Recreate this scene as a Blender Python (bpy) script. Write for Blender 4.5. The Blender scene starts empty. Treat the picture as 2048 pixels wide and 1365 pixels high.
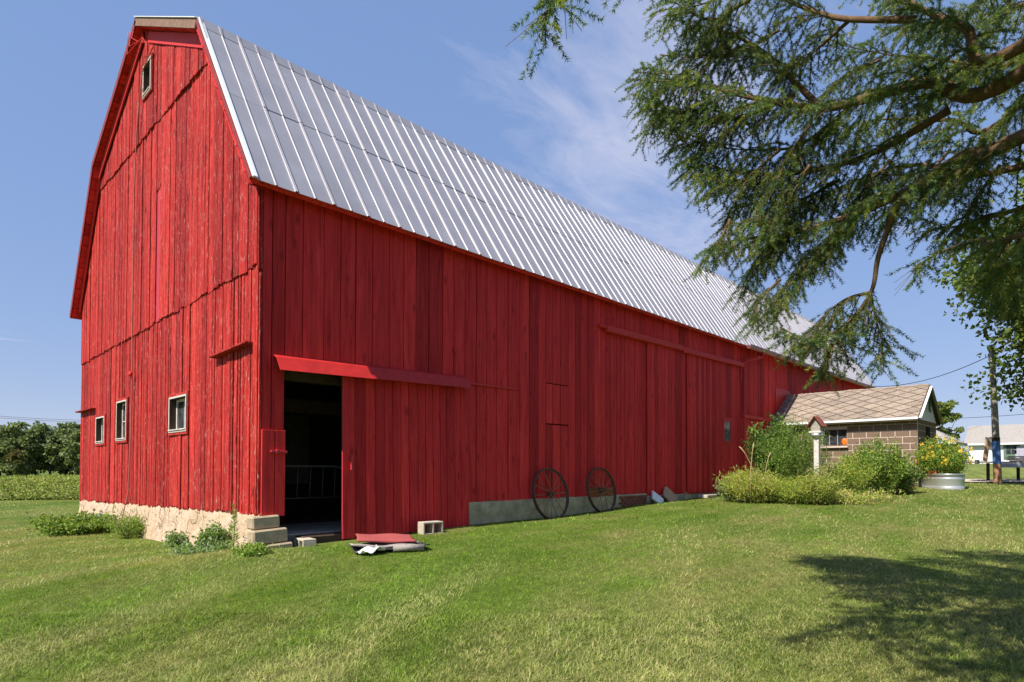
import bpy, math, random
import numpy as np
from mathutils import Vector, Matrix

random.seed(7); rng = np.random.default_rng(7)
sc = bpy.context.scene
col = sc.collection
R = math.radians

# ------------------------------------------------------------------ camera
CR = np.array([0.69669297, -0.71736703, 0.00185798])
CU = np.array([-0.01647106, -0.01340695, 0.99977445])
CF = np.array([0.71718032, 0.69656644, 0.02115632])
CP = np.array([-3.89981879, -8.85445045, 0.61410446])
FPX, PPX, PPY = 1242.43, 1024.0, 913.75          # focal length and principal point in photo pixels
cam = bpy.data.objects.new('camera', bpy.data.cameras.new('camera'))
col.objects.link(cam)
cam.data.sensor_width = 36.0
cam.data.lens = FPX * 36.0 / 2048.0
cam.data.shift_y = (PPY - 682.5) / 2048.0
cam.data.clip_start = 0.05; cam.data.clip_end = 5000
cam.matrix_world = Matrix(((CR[0], CU[0], -CF[0], CP[0]), (CR[1], CU[1], -CF[1], CP[1]),
                           (CR[2], CU[2], -CF[2], CP[2]), (0, 0, 0, 1)))
sc.camera = cam
def ray(px, py): return (px - PPX) / FPX * CR + (PPY - py) / FPX * CU + CF
def at(px, py, d): return CP + ray(px, py) * d
def onY(px, py, Y): d = ray(px, py); return CP + (Y - CP[1]) / d[1] * d
def onX(px, py, X): d = ray(px, py); return CP + (X - CP[0]) / d[0] * d

# ------------------------------------------------------------------ sky and sun
SUN = Vector((-0.625, 0.02, 0.78)).normalized()          # towards the sun
world = bpy.data.worlds.new('World'); sc.world = world; world.use_nodes = True
wt = world.node_tree; wt.nodes.clear()
def WN(t, **k):
    n = wt.nodes.new(t)
    for a, b in k.items(): setattr(n, a, b)
    return n
sky = WN('ShaderNodeTexSky', sky_type='NISHITA', sun_disc=False)
sky.sun_elevation = math.asin(SUN.z); sky.sun_rotation = math.atan2(SUN.x, SUN.y)
sky.altitude = 200; sky.air_density = 1.0; sky.dust_density = 0.15; sky.ozone_density = 3.0
tc = WN('ShaderNodeTexCoord')
# thin high cloud: a sheet far overhead, direction divided by its height
sep = WN('ShaderNodeSeparateXYZ'); wt.links.new(tc.outputs['Generated'], sep.inputs[0])
zc = WN('ShaderNodeMath', operation='MAXIMUM'); zc.inputs[1].default_value = 0.03; wt.links.new(sep.outputs['Z'], zc.inputs[0])
dv = WN('ShaderNodeVectorMath', operation='DIVIDE'); wt.links.new(tc.outputs['Generated'], dv.inputs[0])
cmb = WN('ShaderNodeCombineXYZ')
for i in range(3): wt.links.new(zc.outputs[0], cmb.inputs[i])
wt.links.new(cmb.outputs[0], dv.inputs[1])
mp = WN('ShaderNodeMapping'); mp.inputs['Rotation'].default_value = (0, 0, R(-35)); mp.inputs['Scale'].default_value = (0.75, 1.5, 1)
mp.inputs['Location'].default_value = (1.3, 0.4, 0)
wt.links.new(dv.outputs[0], mp.inputs[0])
n1 = WN('ShaderNodeTexNoise'); n1.inputs['Scale'].default_value = 0.85; n1.inputs['Detail'].default_value = 2; n1.inputs['Roughness'].default_value = .5
n2 = WN('ShaderNodeTexNoise'); n2.inputs['Scale'].default_value = 3.2; n2.inputs['Detail'].default_value = 9; n2.inputs['Roughness'].default_value = .62; n2.inputs['Distortion'].default_value = .5
wt.links.new(mp.outputs[0], n1.inputs[0]); wt.links.new(mp.outputs[0], n2.inputs[0])
# the bank of wisps that stands over the barn roof
cd = Vector(ray(1215, 300)).normalized()
dt = WN('ShaderNodeVectorMath', operation='DISTANCE'); dt.inputs[1].default_value = cd
wt.links.new(tc.outputs['Generated'], dt.inputs[0])
mr0 = WN('ShaderNodeMapRange'); mr0.inputs['From Min'].default_value = 0.27; mr0.inputs['From Max'].default_value = 0.03
wt.links.new(dt.outputs['Value'], mr0.inputs['Value'])
bias = WN('ShaderNodeMath', operation='MULTIPLY_ADD'); bias.inputs[1].default_value = 0.5; wt.links.new(mr0.outputs[0], bias.inputs[0]); wt.links.new(n1.outputs['Fac'], bias.inputs[2])
sm = WN('ShaderNodeMath', operation='ADD'); wt.links.new(bias.outputs[0], sm.inputs[0]); wt.links.new(n2.outputs['Fac'], sm.inputs[1])
mr = WN('ShaderNodeMapRange'); mr.inputs['From Min'].default_value = 1.16; mr.inputs['From Max'].default_value = 1.85; mr.inputs['To Max'].default_value = 0.9
wt.links.new(sm.outputs[0], mr.inputs['Value'])
mx = WN('ShaderNodeMix', data_type='RGBA')
gm = WN('ShaderNodeGamma'); gm.inputs['Gamma'].default_value = 0.25; wt.links.new(sky.outputs[0], gm.inputs[0])
hs = WN('ShaderNodeHueSaturation'); hs.inputs['Saturation'].default_value = 2.1; hs.inputs['Value'].default_value = 1.85; wt.links.new(gm.outputs[0], hs.inputs['Color'])
tn = WN('ShaderNodeMix', data_type='RGBA', blend_type='MULTIPLY'); tn.inputs[0].default_value = 1; tn.inputs[7].default_value = (.68, .715, .93, 1); wt.links.new(hs.outputs[0], tn.inputs[6])
wt.links.new(mr.outputs[0], mx.inputs['Factor']); wt.links.new(tn.outputs[2], mx.inputs[6]); mx.inputs[7].default_value = (2.6, 2.6, 3.15, 1)
bg = WN('ShaderNodeBackground'); bg.inputs['Strength'].default_value = 0.14
wo = WN('ShaderNodeOutputWorld')
wt.links.new(mx.outputs[2], bg.inputs[0]); wt.links.new(bg.outputs[0], wo.inputs[0])

sl = bpy.data.lights.new('sun', 'SUN'); sl.energy = 3.6; sl.angle = R(0.53); sl.color = (1.0, 0.94, 0.85)
so = bpy.data.objects.new('sun', sl); col.objects.link(so)
so.rotation_euler = SUN.to_track_quat('Z', 'Y').to_euler(); so.location = (-30, -20, 40)
sc.view_settings.view_transform = 'Standard'; sc.view_settings.look = 'None'
sc.view_settings.exposure = 1.05; sc.view_settings.gamma = 1.0; sc.view_settings.use_curve_mapping = False

# ------------------------------------------------------------------ helpers
ORG = {}
def link(o, parent=None):
    col.objects.link(o)
    if parent is not None: o.parent = parent
    return o
def tag(o, label=None, cat=None, group=None, kind=None):
    if label: o['label'] = label
    if cat: o['category'] = cat
    if group: o['group'] = group
    if kind: o['kind'] = kind
    return o
def thing(name, loc, label, cat, group=None):
    o = bpy.data.objects.new(name, None); o.empty_display_size = .2
    link(o); o.location = loc; ORG[o.name] = np.array(loc, float)
    return tag(o, label, cat, group)
def org(p): return ORG.get(p.name, np.zeros(3)) if p is not None else np.zeros(3)
class MB:
    """collects shapes in world space; build() links them as one mesh object"""
    def __init__(s): s.v = []; s.f = []; s.sm = []
    def add(s, v, f, smooth=False):
        b = len(s.v); s.v.extend([tuple(map(float, p)) for p in v]); s.f.extend([tuple(i + b for i in q) for q in f]); s.sm.extend([smooth] * len(f)); return s
    def box(s, c, size, rot=None, bev=0.0):
        hx, hy, hz = [k / 2 for k in size]
        M = Matrix.Rotation(0, 3, 'Z') if rot is None else rot
        b = min(bev, hx * .45, hy * .45, hz * .45)
        if b <= 0:
            P = [(x, y, z) for z in (-hz, hz) for y in (-hy, hy) for x in (-hx, hx)]
            F = [(0, 2, 3, 1), (4, 5, 7, 6), (0, 1, 5, 4), (2, 6, 7, 3), (0, 4, 6, 2), (1, 3, 7, 5)]
        else:
            P = []; F = []; idx = {}
            for sx in (-1, 1):
                for sy in (-1, 1):
                    for sz in (-1, 1):
                        for k in range(3):
                            p = [sx * (hx - b), sy * (hy - b), sz * (hz - b)]
                            p[k] = (sx * hx, sy * hy, sz * hz)[k]
                            idx[(sx, sy, sz, k)] = len(P); P.append(tuple(p))
            for k in range(3):
                a, c2 = (k + 1) % 3, (k + 2) % 3
                for sg in (-1, 1):
                    q = []
                    for (sa, sb) in ((-1, -1), (1, -1), (1, 1), (-1, 1)):
                        t = [0, 0, 0]; t[k] = sg; t[a] = sa; t[c2] = sb; q.append(idx[(*t, k)])
                    F.append(tuple(q) if sg > 0 else tuple(q[::-1]))
            for k in range(3):
                a, c2 = (k + 1) % 3, (k + 2) % 3
                for sa in (-1, 1):
                    for sb in (-1, 1):
                        t0 = [0, 0, 0]; t0[a] = sa; t0[c2] = sb; t1 = t0[:]; t0[k] = -1; t1[k] = 1
                        q = [idx[(*t0, a)], idx[(*t1, a)], idx[(*t1, c2)], idx[(*t0, c2)]]
                        F.append(tuple(q) if sa * sb < 0 else tuple(q[::-1]))
            for sx in (-1, 1):
                for sy in (-1, 1):
                    for sz in (-1, 1):
                        q = [idx[(sx, sy, sz, k)] for k in range(3)]
                        F.append(tuple(q) if sx * sy * sz > 0 else tuple(q[::-1]))
        c = Vector(c)
        return s.add([c + M @ Vector(p) for p in P], F)
    def beam(s, a, b, w, h, up=(0, 0, 1), bev=0.0):
        a = Vector(a); b = Vector(b); x = (b - a); L = x.length; x.normalize()
        up = Vector(up)
        if abs(x.dot(up)) > .98: up = Vector((0, 1, 0))
        y = up.cross(x).normalized(); z = x.cross(y)
        M = Matrix((x, y, z)).transposed()
        return s.box((a + b) / 2, (L, w, h), M, bev)
    def tube(s, path, rad, n=6, caps=True, smooth=True):
        path = [Vector(p) for p in path]
        if not hasattr(rad, '__len__'): rad = [rad] * len(path)
        V = []; F = []; prev = None
        for i, p in enumerate(path):
            t = (path[min(i + 1, len(path) - 1)] - path[max(i - 1, 0)])
            t = t.normalized() if t.length > 1e-9 else Vector((0, 0, 1))
            if prev is None:
                a = Vector((0, 0, 1)) if abs(t.z) < .9 else Vector((1, 0, 0)); u = t.cross(a).normalized()
            else: u = (prev - t * prev.dot(t)).normalized()
            prev = u; w = t.cross(u)
            for k in range(n):
                an = 2 * math.pi * k / n; V.append(p + (u * math.cos(an) + w * math.sin(an)) * rad[i])
        for i in range(len(path) - 1):
            for k in range(n):
                k2 = (k + 1) % n; F.append((i * n + k, i * n + k2, (i + 1) * n + k2, (i + 1) * n + k))
        if caps: F.append(tuple(range(n))[::-1]); F.append(tuple((len(path) - 1) * n + k for k in range(n)))
        return s.add(V, F, smooth)
    def plank(s, poly, o, sd, td, nd, d0, d1, bev=0.004, tilt=0.0):
        """polygon in a wall plane, extruded from depth d0 to d1 with a bevelled front"""
        o = Vector(o); sd = Vector(sd); td = Vector(td); nd = Vector(nd)
        P = [Vector(p) for p in poly]; n = len(P)
        ar = sum(P[i].x * P[(i + 1) % n].y - P[(i + 1) % n].x * P[i].y for i in range(n))
        if ar < 0: P = P[::-1]
        cx = sum(p.x for p in P) / n; mid = cx
        ins = []
        for i in range(n):
            a, b, c = P[i - 1], P[i], P[(i + 1) % n]
            e1 = (b - a).normalized(); e2 = (c - b).normalized()
            m = Vector((-e1.y - e2.y, e1.x + e2.x)); 
            m = m.normalized() if m.length > 1e-6 else Vector((-e1.y, e1.x))
            k = max(.35, m.dot(Vector((-e1.y, e1.x)))); ins.append(b + m * (bev / k))
        def W(p, d): return o + sd * p.x + td * p.y + nd * d
        V = [W(p, d0) for p in P] + [W(p, d1 - bev + tilt * (p.x - mid)) for p in P] + [W(p, d1 + tilt * (p.x - mid)) for p in ins]
        F = [tuple(range(n))[::-1]]
        for i in range(n):
            j = (i + 1) % n
            F += [(i, j, n + j, n + i), (n + i, n + j, 2 * n + j, 2 * n + i)]
        F.append(tuple(2 * n + i for i in range(n)))
        if sd.cross(td).dot(nd) < 0: F = [q[::-1] for q in F]
        return s.add(V, F)
    def lathe(s, c, prof, n=16, axis='Z', sx=1, sy=1):
        V = []; F = []
        for (r_, z) in prof:
            for k in range(n):
                a = 2 * math.pi * k / n; V.append((c[0] + r_ * math.cos(a) * sx, c[1] + r_ * math.sin(a) * sy, c[2] + z))
        for i in range(len(prof) - 1):
            for k in range(n):
                k2 = (k + 1) % n; F.append((i * n + k, i * n + k2, (i + 1) * n + k2, (i + 1) * n + k))
        return s.add(V, F, True)
    def build(s, name, mat, parent=None):
        me = bpy.data.meshes.new(name); g = org(parent)
        me.from_pydata([(p[0] - g[0], p[1] - g[1], p[2] - g[2]) for p in s.v], [], s.f)
        me.polygons.foreach_set('use_smooth', s.sm); me.update()
        if mat: me.materials.append(mat)
        o = bpy.data.objects.new(name, me); link(o, parent); ORG[o.name] = g
        return o
def np_obj(name, V, F, mat, parent=None, colr=None, smooth=False):
    """fast mesh from arrays: V (n,3), F (m,k); colr (n,3) is the thing's own colour"""
    V = np.asarray(V, np.float32) - org(parent).astype(np.float32); F = np.asarray(F, np.int32)
    me = bpy.data.meshes.new(name); k = F.shape[1]
    me.vertices.add(len(V)); me.vertices.foreach_set('co', V.ravel())
    me.loops.add(F.size); me.loops.foreach_set('vertex_index', F.ravel())
    me.polygons.add(len(F)); me.polygons.foreach_set('loop_start', np.arange(0, F.size, k, dtype=np.int32))
    me.polygons.foreach_set('use_smooth', np.full(len(F), smooth))
    if colr is not None:
        ca = me.color_attributes.new('tint', 'FLOAT_COLOR', 'POINT')
        c4 = np.ones((len(V), 4), np.float32); c4[:, :3] = colr; ca.data.foreach_set('color', c4.ravel())
    me.update(calc_edges=True); me.validate()
    if mat: me.materials.append(mat)
    o = bpy.data.objects.new(name, me); link(o, parent); ORG[o.name] = org(parent)
    return o
def inst(name, me, parent, loc, M=None):
    o = bpy.data.objects.new(name, me); link(o, parent)
    loc = Vector(loc) - Vector(org(parent)); m4 = (M.to_4x4() if M is not None else Matrix.Identity(4)); m4.translation = loc
    o.matrix_local = m4
    return o
# value noise for shaping and for where grass is dry
_tab = rng.random((256, 256))
def vnoise(x, y):
    x = np.asarray(x, float); y = np.asarray(y, float)
    xi = np.floor(x).astype(int); yi = np.floor(y).astype(int); fx = x - xi; fy = y - yi
    fx = fx * fx * (3 - 2 * fx); fy = fy * fy * (3 - 2 * fy)
    g = lambda a, b: _tab[a % 256, b % 256]
    return (g(xi, yi) * (1 - fx) + g(xi + 1, yi) * fx) * (1 - fy) + (g(xi, yi + 1) * (1 - fx) + g(xi + 1, yi + 1) * fx) * fy
def fbm(x, y, o=4):
    s = 0; a = .5; t = 0
    for i in range(o): s = s + a * vnoise(x * 2 ** i + 13.7 * i, y * 2 ** i + 7.1 * i); t += a; a *= .5
    return s / t

# ------------------------------------------------------------------ materials
def mat(name):
    m = bpy.data.materials.new(name); m.use_nodes = True
    nt = m.node_tree; b = nt.nodes['Principled BSDF']
    return m, nt, b
def nd(nt, t, ins=None, **k):
    n = nt.nodes.new(t)
    for a, v in k.items(): setattr(n, a, v)
    for a, v in (ins or {}).items():
        if hasattr(v, 'is_output'): nt.links.new(v, n.inputs[a])
        else: n.inputs[a].default_value = v
    return n
def ramp(nt, fac, stops, interp='LINEAR'):
    r_ = nt.nodes.new('ShaderNodeValToRGB'); r_.color_ramp.interpolation = interp
    while len(r_.color_ramp.elements) < len(stops): r_.color_ramp.elements.new(.5)
    for e, (p, c) in zip(r_.color_ramp.elements, stops): e.position = p; e.color = (*c, 1) if len(c) == 3 else c
    nt.links.new(fac, r_.inputs[0]); return r_.outputs[0]
def mixc(nt, f, a, b, mode='MIX'):
    m = nt.nodes.new('ShaderNodeMix'); m.data_type = 'RGBA'; m.blend_type = mode
    for i, v in ((0, f), (6, a), (7, b)):
        if hasattr(v, 'is_output'): nt.links.new(v, m.inputs[i])
        else: m.inputs[i].default_value = v if i == 0 else ((*v, 1) if len(v) == 3 else v)
    return m.outputs[2]
def objco(nt, scale, rnd=True):
    t = nd(nt, 'ShaderNodeTexCoord')
    o = t.outputs['Object']
    if rnd:
        oi = nd(nt, 'ShaderNodeObjectInfo'); mu = nd(nt, 'ShaderNodeMath', {0: oi.outputs['Random'], 1: 37.0}, operation='MULTIPLY')
        cb = nd(nt, 'ShaderNodeCombineXYZ', {0: mu.outputs[0], 1: mu.outputs[0], 2: mu.outputs[0]})
        o = nd(nt, 'ShaderNodeVectorMath', {0: o, 1: cb.outputs[0]}, operation='ADD').outputs[0]
    return nd(nt, 'ShaderNodeMapping', {'Vector': o, 'Scale': scale}).outputs[0]
def noise(nt, v, s, d=4, r_=.6, dist=0): return nd(nt, 'ShaderNodeTexNoise', {'Vector': v, 'Scale': s, 'Detail': d, 'Roughness': r_, 'Distortion': dist}).outputs['Fac']
def bump(nt, h, st, dist=.01): return nd(nt, 'ShaderNodeBump', {'Height': h, 'Strength': st, 'Distance': dist}).outputs[0]
def flat(name, c, rough=.7, metal=0, var=.25, sc_=6, spec=.3, bmp=.15):
    m, nt, b = mat(name)
    v = objco(nt, (1, 1, 1)); n = noise(nt, v, sc_, 5, .65)
    lo = tuple(k * (1 - var) for k in c); hi = tuple(min(1, k * (1 + var)) for k in c)
    nt.links.new(ramp(nt, n, [(.25, lo), (.75, hi)]), b.inputs['Base Color'])
    b.inputs['Roughness'].default_value = rough; b.inputs['Metallic'].default_value = metal; b.inputs['Specular IOR Level'].default_value = spec
    if bmp: nt.links.new(bump(nt, noise(nt, v, sc_ * 6, 4), bmp, .01), b.inputs['Normal'])
    return m
def red_wood(name, dark, mid, light, grain=1.0, bare=(.30, .19, .13), bare_amt=.62, bst=.6, knots=True, st=1.0):
    m, nt, b = mat(name)
    v = objco(nt, (1, 1, 1))
    vg = nd(nt, 'ShaderNodeMapping', {'Vector': v, 'Scale': (30 * grain, 30 * grain, 1.1)}).outputs[0]
    g = noise(nt, vg, 1.0, 6, .68, .35)
    vs = nd(nt, 'ShaderNodeMapping', {'Vector': v, 'Scale': (6, 6, .55)}).outputs[0]
    s_ = noise(nt, vs, 1.0, 4, .6, .6)
    s2 = noise(nt, nd(nt, 'ShaderNodeMapping', {'Vector': v, 'Scale': (17 * grain, 17 * grain, .9)}).outputs[0], 1.0, 5, .7, .5)
    c = ramp(nt, g, [(.28, dark), (.5, mid), (.74, light)])
    c = mixc(nt, 1.0, c, ramp(nt, s_, [(.3, tuple(1 - st * k for k in (.38, .45, .42))), (.55, (1, 1, 1))]), 'MULTIPLY')
    c = mixc(nt, 1.0, c, ramp(nt, s2, [(.30, tuple(1 - st * k for k in (.62, .70, .70))), (.44, (1, 1, 1))]), 'MULTIPLY')
    oi = nd(nt, 'ShaderNodeObjectInfo')
    c = mixc(nt, 1.0, c, ramp(nt, oi.outputs['Random'], [(0, (.62, .58, .62)), (.35, (.92, .92, .92)), (.7, (1, 1, 1)), (1, (1.14, 1.22, 1.16))]), 'MULTIPLY')
    fine = noise(nt, nd(nt, 'ShaderNodeMapping', {'Vector': v, 'Scale': (26, 26, 5)}).outputs[0], 1.6, 5, .7, .8)
    fl_ = noise(nt, nd(nt, 'ShaderNodeMapping', {'Vector': v, 'Scale': (40, 40, 9)}).outputs[0], 1.3, 3, .6, 1.2)
    c = mixc(nt, nd(nt, 'ShaderNodeMapRange', {'Value': fl_, 'From Min': .40, 'From Max': .30, 'To Min': 0, 'To Max': st * .75}).outputs[0], c, tuple(k * .3 for k in dark))
    bm = nd(nt, 'ShaderNodeMapRange', {'Value': fine, 'From Min': bare_amt, 'From Max': bare_amt + .12, 'To Max': .8}).outputs[0]
    c = mixc(nt, bm, c, bare)
    h = g
    if knots:
        vk = nd(nt, 'ShaderNodeMapping', {'Vector': v, 'Scale': (4.4, 4.4, 1.7)}).outputs[0]
        vo = nd(nt, 'ShaderNodeTexVoronoi', {'Vector': vk, 'Scale': 1.0, 'Randomness': 1.0})
        kn = nd(nt, 'ShaderNodeMapRange', {'Value': vo.outputs['Distance'], 'From Min': .07, 'From Max': .19, 'To Min': 1, 'To Max': 0}).outputs[0]
        c = mixc(nt, nd(nt, 'ShaderNodeMath', {0: kn, 1: .6}, operation='MULTIPLY').outputs[0], c, tuple(k * .45 for k in dark))
        h = nd(nt, 'ShaderNodeMath', {0: g, 1: kn}, operation='ADD').outputs[0]
    nt.links.new(c, b.inputs['Base Color'])
    b.inputs['Roughness'].default_value = .7; b.inputs['Specular IOR Level'].default_value = .12
    nt.links.new(bump(nt, h, bst, .012), b.inputs['Normal'])
    return m
M_GABLE = red_wood('weathered_red_boards', (.16, .008, .008), (.50, .030, .024), (.64, .075, .055), 1.0, (.74, .40, .33), .575, 1.3)
M_SIDE = red_wood('red_side_boards', (.50, .025, .027), (.72, .038, .038), (.80, .062, .052), .8, (.26, .05, .05), .65, .8, st=.62)  # red lightened above the gable's, making up in colour for this wall's shade
M_NEWRED = flat('fresh_red_paint', (.50, .035, .045), .45, 0, .08, 3, .4, .05)
M_TRIM = flat('red_trim_paint', (.60, .045, .042), .6, 0, .2, 9, .15, .2)
M_RAKE = flat('weathered_rake_paint', (.24, .045, .05), .7, 0, .3, 9, .15, .2)
M_REDMETAL = flat('red_metal_flashing', (.52, .028, .024), .5, .0, .2, 5, .2, .12)
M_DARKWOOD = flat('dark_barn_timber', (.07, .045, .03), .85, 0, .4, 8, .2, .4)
M_BLACKWOOD = flat('dark_backing', (.02, .006, .006), .9, 0, .3, 8, .1, 0)
M_BROWN = flat('bare_weathered_wood', (.23, .14, .10), .8, 0, .35, 12, .2, .4)
M_GREYWOOD = flat('grey_weathered_wood', (.33, .30, .26), .85, 0, .35, 12, .2, .4)
M_WHITEWOOD = flat('flaking_white_paint', (.58, .53, .47), .7, 0, .35, 14, .3, .3)
M_WHITE = flat('white_paint', (.78, .78, .77), .55, 0, .05, 4, .4, .05)
M_CONC = flat('grey_concrete', (.34, .31, .25), .9, 0, .35, 5, .2, .5)
M_BLOCKC = flat('pale_concrete_block', (.50, .44, .34), .9, 0, .18, 25, .2, .5)
M_TANBLOCK = flat('tan_corner_block', (.42, .33, .22), .9, 0, .25, 12, .2, .6)
M_BLACK = flat('black_interior', (.012, .011, .010), .9, 0, .3, 5, .1, 0)
M_RUST = flat('rusty_iron', (.13, .075, .055), .75, .25, .5, 30, .3, .4)
M_SPOKE = flat('rusty_spoke', (.30, .17, .11), .7, .2, .4, 30, .3, .2)
M_GALV = None
def galv(name, c, rough, metal):
    m, nt, b = mat(name)
    v = objco(nt, (1, 1, 1)); n = noise(nt, v, 1.3, 4, .6); f = noise(nt, v, 35, 3, .6)
    lo = tuple(k * .88 for k in c); hi = tuple(min(1, k * 1.08) for k in c)
    nt.links.new(ramp(nt, n, [(.3, lo), (.7, hi)]), b.inputs['Base Color'])
    b.inputs['Metallic'].default_value = metal
    nt.links.new(nd(nt, 'ShaderNodeMapRange', {'Value': f, 'To Min': rough - .06, 'To Max': rough + .08}).outputs[0], b.inputs['Roughness'])
    nt.links.new(bump(nt, noise(nt, v, .9, 2), .35, .03), b.inputs['Normal'])
    return m
M_ROOF = galv('galvanised_roof_sheet', (.36, .345, .37), .5, .3)
M_TANK = galv('galvanised_tank', (.62, .63, .65), .4, .6)
def glass(name, c=(.02, .022, .025)):
    m, nt, b = mat(name); v = objco(nt, (1, 1, 1))
    nt.links.new(ramp(nt, noise(nt, v, 7, 4), [(.35, c), (.75, tuple(k * 3 + .02 for k in c))]), b.inputs['Base Color'])
    b.inputs['Roughness'].default_value = .15; b.inputs['Specular IOR Level'].default_value = .22
    nt.links.new(bump(nt, noise(nt, v, 3, 2), .12, .02), b.inputs['Normal'])
    return m
M_GLASS = glass('old_window_glass')
M_DUSTYGLASS = glass('dusty_window_glass', (.07, .06, .05))
def leafmat(name, transl=.35, rough=.55):
    m, nt, b = mat(name)
    a = nd(nt, 'ShaderNodeVertexColor', layer_name='tint')
    b.inputs['Roughness'].default_value = rough; b.inputs['Specular IOR Level'].default_value = .25
    nt.links.new(a.outputs[0], b.inputs['Base Color'])
    t = nd(nt, 'ShaderNodeBsdfTranslucent')
    br = mixc(nt, 1.0, a.outputs[0], (1.25, 1.35, .7), 'MULTIPLY'); nt.links.new(br, t.inputs[0])
    ms = nd(nt, 'ShaderNodeMixShader', {0: transl}); nt.links.new(b.outputs[0], ms.inputs[1]); nt.links.new(t.outputs[0], ms.inputs[2])
    nt.links.new(ms.outputs[0], nt.nodes['Material Output'].inputs[0])
    return m
M_LEAF = leafmat('leaf'); M_NEEDLE = leafmat('spruce_needles', .25, .5); M_GRASS = leafmat('grass_blades', .35, .5)
M_PETAL = leafmat('petals', .3, .6)
M_BARK = flat('brown_bark', (.17, .105, .06), .9, 0, .45, 22, .15, .9)
M_GREYBARK = flat('grey_bark', (.13, .11, .085), .9, 0, .4, 18, .15, .9)
M_STEM = flat('plant_stem', (.16, .17, .06), .7, 0, .3, 20, .2, 0)

# ------------------------------------------------------------------ terrain
W_, L_ = 10.92, 30.8
tp = [(-3.9, -8.85, -.80), (-3.3, -3.7, -.76), (-1.0, -6.05, -.78), (1.3, -8.4, -.76), (-6, -12, -.85), (2, -13, -.8),
      (-.15, 8.3, -.80), (-.15, 5.5, -.76), (-.15, 3.6, -.72), (-.15, 1.95, -.69), (-.15, .74, -.57), (-.15, -.44, -.51), (-3, 4, -.78), (-5, 10, -.8),
      (.3, -.1, -.53), (1.33, -.1, -.49), (2.8, -.1, -.47), (4, -.1, -.43), (6.3, -.1, -.41), (8.2, -.1, -.35), (10.3, -.1, -.24), (14.15, -.1, -.17),
      (16.5, -.3, -.06), (18.4, -2, .04), (18.6, -4.4, .10), (17.6, -5, .06), (6, -6, -.55), (12, -6, -.22), (12, -12, -.3), (22, -12, .05),
      (25.1, -5.7, .13), (30.7, -4.3, .16), (40, -8, .3), (40, 4, .3), (70, -1, .80), (80, 30, .6), (90, -40, .8),
      (-.15, 24.65, -.72), (2.2, 22.2, -.68), (2, 11, -.75), (-12, 25, -.75), (15, 30, -.8), (31, 12, .1), (10, 5, -.5), (25, 5, -.1),
      (17.6, 184, -1.7), (60, 160, -1.5), (-60, 150, -1.7), (10, 80, -1.2), (150, 150, -.8), (250, 0, 1.0), (0, -200, -.8), (-200, 0, -1.2), (-250, 250, -1.9),
      (300, 300, -.5), (100, -250, .4), (0, 400, -2)]
tp = np.array(tp); _n = len(tp)
_D = np.linalg.norm(tp[:, None, :2] - tp[None, :, :2], axis=2)
_A = np.zeros((_n + 1, _n + 1)); _A[:_n, :_n] = -_D - np.eye(_n) * .05; _A[:_n, _n] = 1; _A[_n, :_n] = 1
_w = np.linalg.solve(_A, np.r_[tp[:, 2], 0])
def gz(x, y):
    x = np.asarray(x, float); y = np.asarray(y, float)
    s = np.full(x.shape, _w[_n])
    for k in range(_n): s = s - _w[k] * np.sqrt((x - tp[k, 0]) ** 2 + (y - tp[k, 1]) ** 2 + .04)
    far = np.sqrt((x + 3.9) ** 2 + (y + 8.85) ** 2)
    return s * np.clip(1.5 - far / 900, 0, 1) + (fbm(x * .8, y * .8, 2) - .5) * .03
def g1(x, y): return float(gz(np.array([x]), np.array([y]))[0])
def axis(lo, hi, c0, c1, fine):
    a = list(np.arange(c0, c1, fine)); s = fine; x = c1
    while x < hi: a.append(x); s *= 1.22; x += s
    s = fine; x = c0 - fine
    while x > lo: a.insert(0, x); s *= 1.22; x -= s
    return np.array(a)
gx = axis(-2500, 2500, -8, 34, .4); gy = axis(-2500, 2500, -14, 26, .4)
GX, GY = np.meshgrid(gx, gy, indexing='ij'); GZ = gz(GX, GY)
nx, ny = GX.shape
ii, jj = np.meshgrid(np.arange(nx - 1), np.arange(ny - 1), indexing='ij'); b_ = (ii * ny + jj).ravel()
mg, nt, b = mat('lawn_ground')
v = objco(nt, (1, 1, 1), False)
n_a = noise(nt, v, .45, 5, .6, .6); n_b = noise(nt, v, 9, 5, .7)
vst = nd(nt, 'ShaderNodeMapping', {'Vector': v, 'Rotation': (0, 0, R(35)), 'Scale': (.25, 1.6, 1)}).outputs[0]
n_c = noise(nt, vst, 1, 4, .6)
sm_ = nd(nt, 'ShaderNodeMath', {0: n_a, 1: n_c}, operation='ADD').outputs[0]
c = ramp(nt, nd(nt, 'ShaderNodeMath', {0: sm_, 1: .5}, operation='MULTIPLY').outputs[0], [(.38, (.075, .13, .016)), (.5, (.12, .165, .03)), (.62, (.20, .19, .065))])
c = mixc(nt, 1.0, c, ramp(nt, n_b, [(.3, (.55, .55, .5)), (.7, (1.1, 1.1, 1.0))]), 'MULTIPLY')
nt.links.new(c, b.inputs['Base Color']); b.inputs['Roughness'].default_value = .9; b.inputs['Specular IOR Level'].default_value = .1
nt.links.new(bump(nt, noise(nt, v, 30, 4, .7), .6, .04), b.inputs['Normal'])
lawn = np_obj('lawn', np.stack([GX.ravel(), GY.ravel(), GZ.ravel()], 1), np.stack([b_, b_ + ny, b_ + ny + 1, b_ + 1], 1), mg, None, None, True)
tag(lawn, kind='structure')
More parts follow.
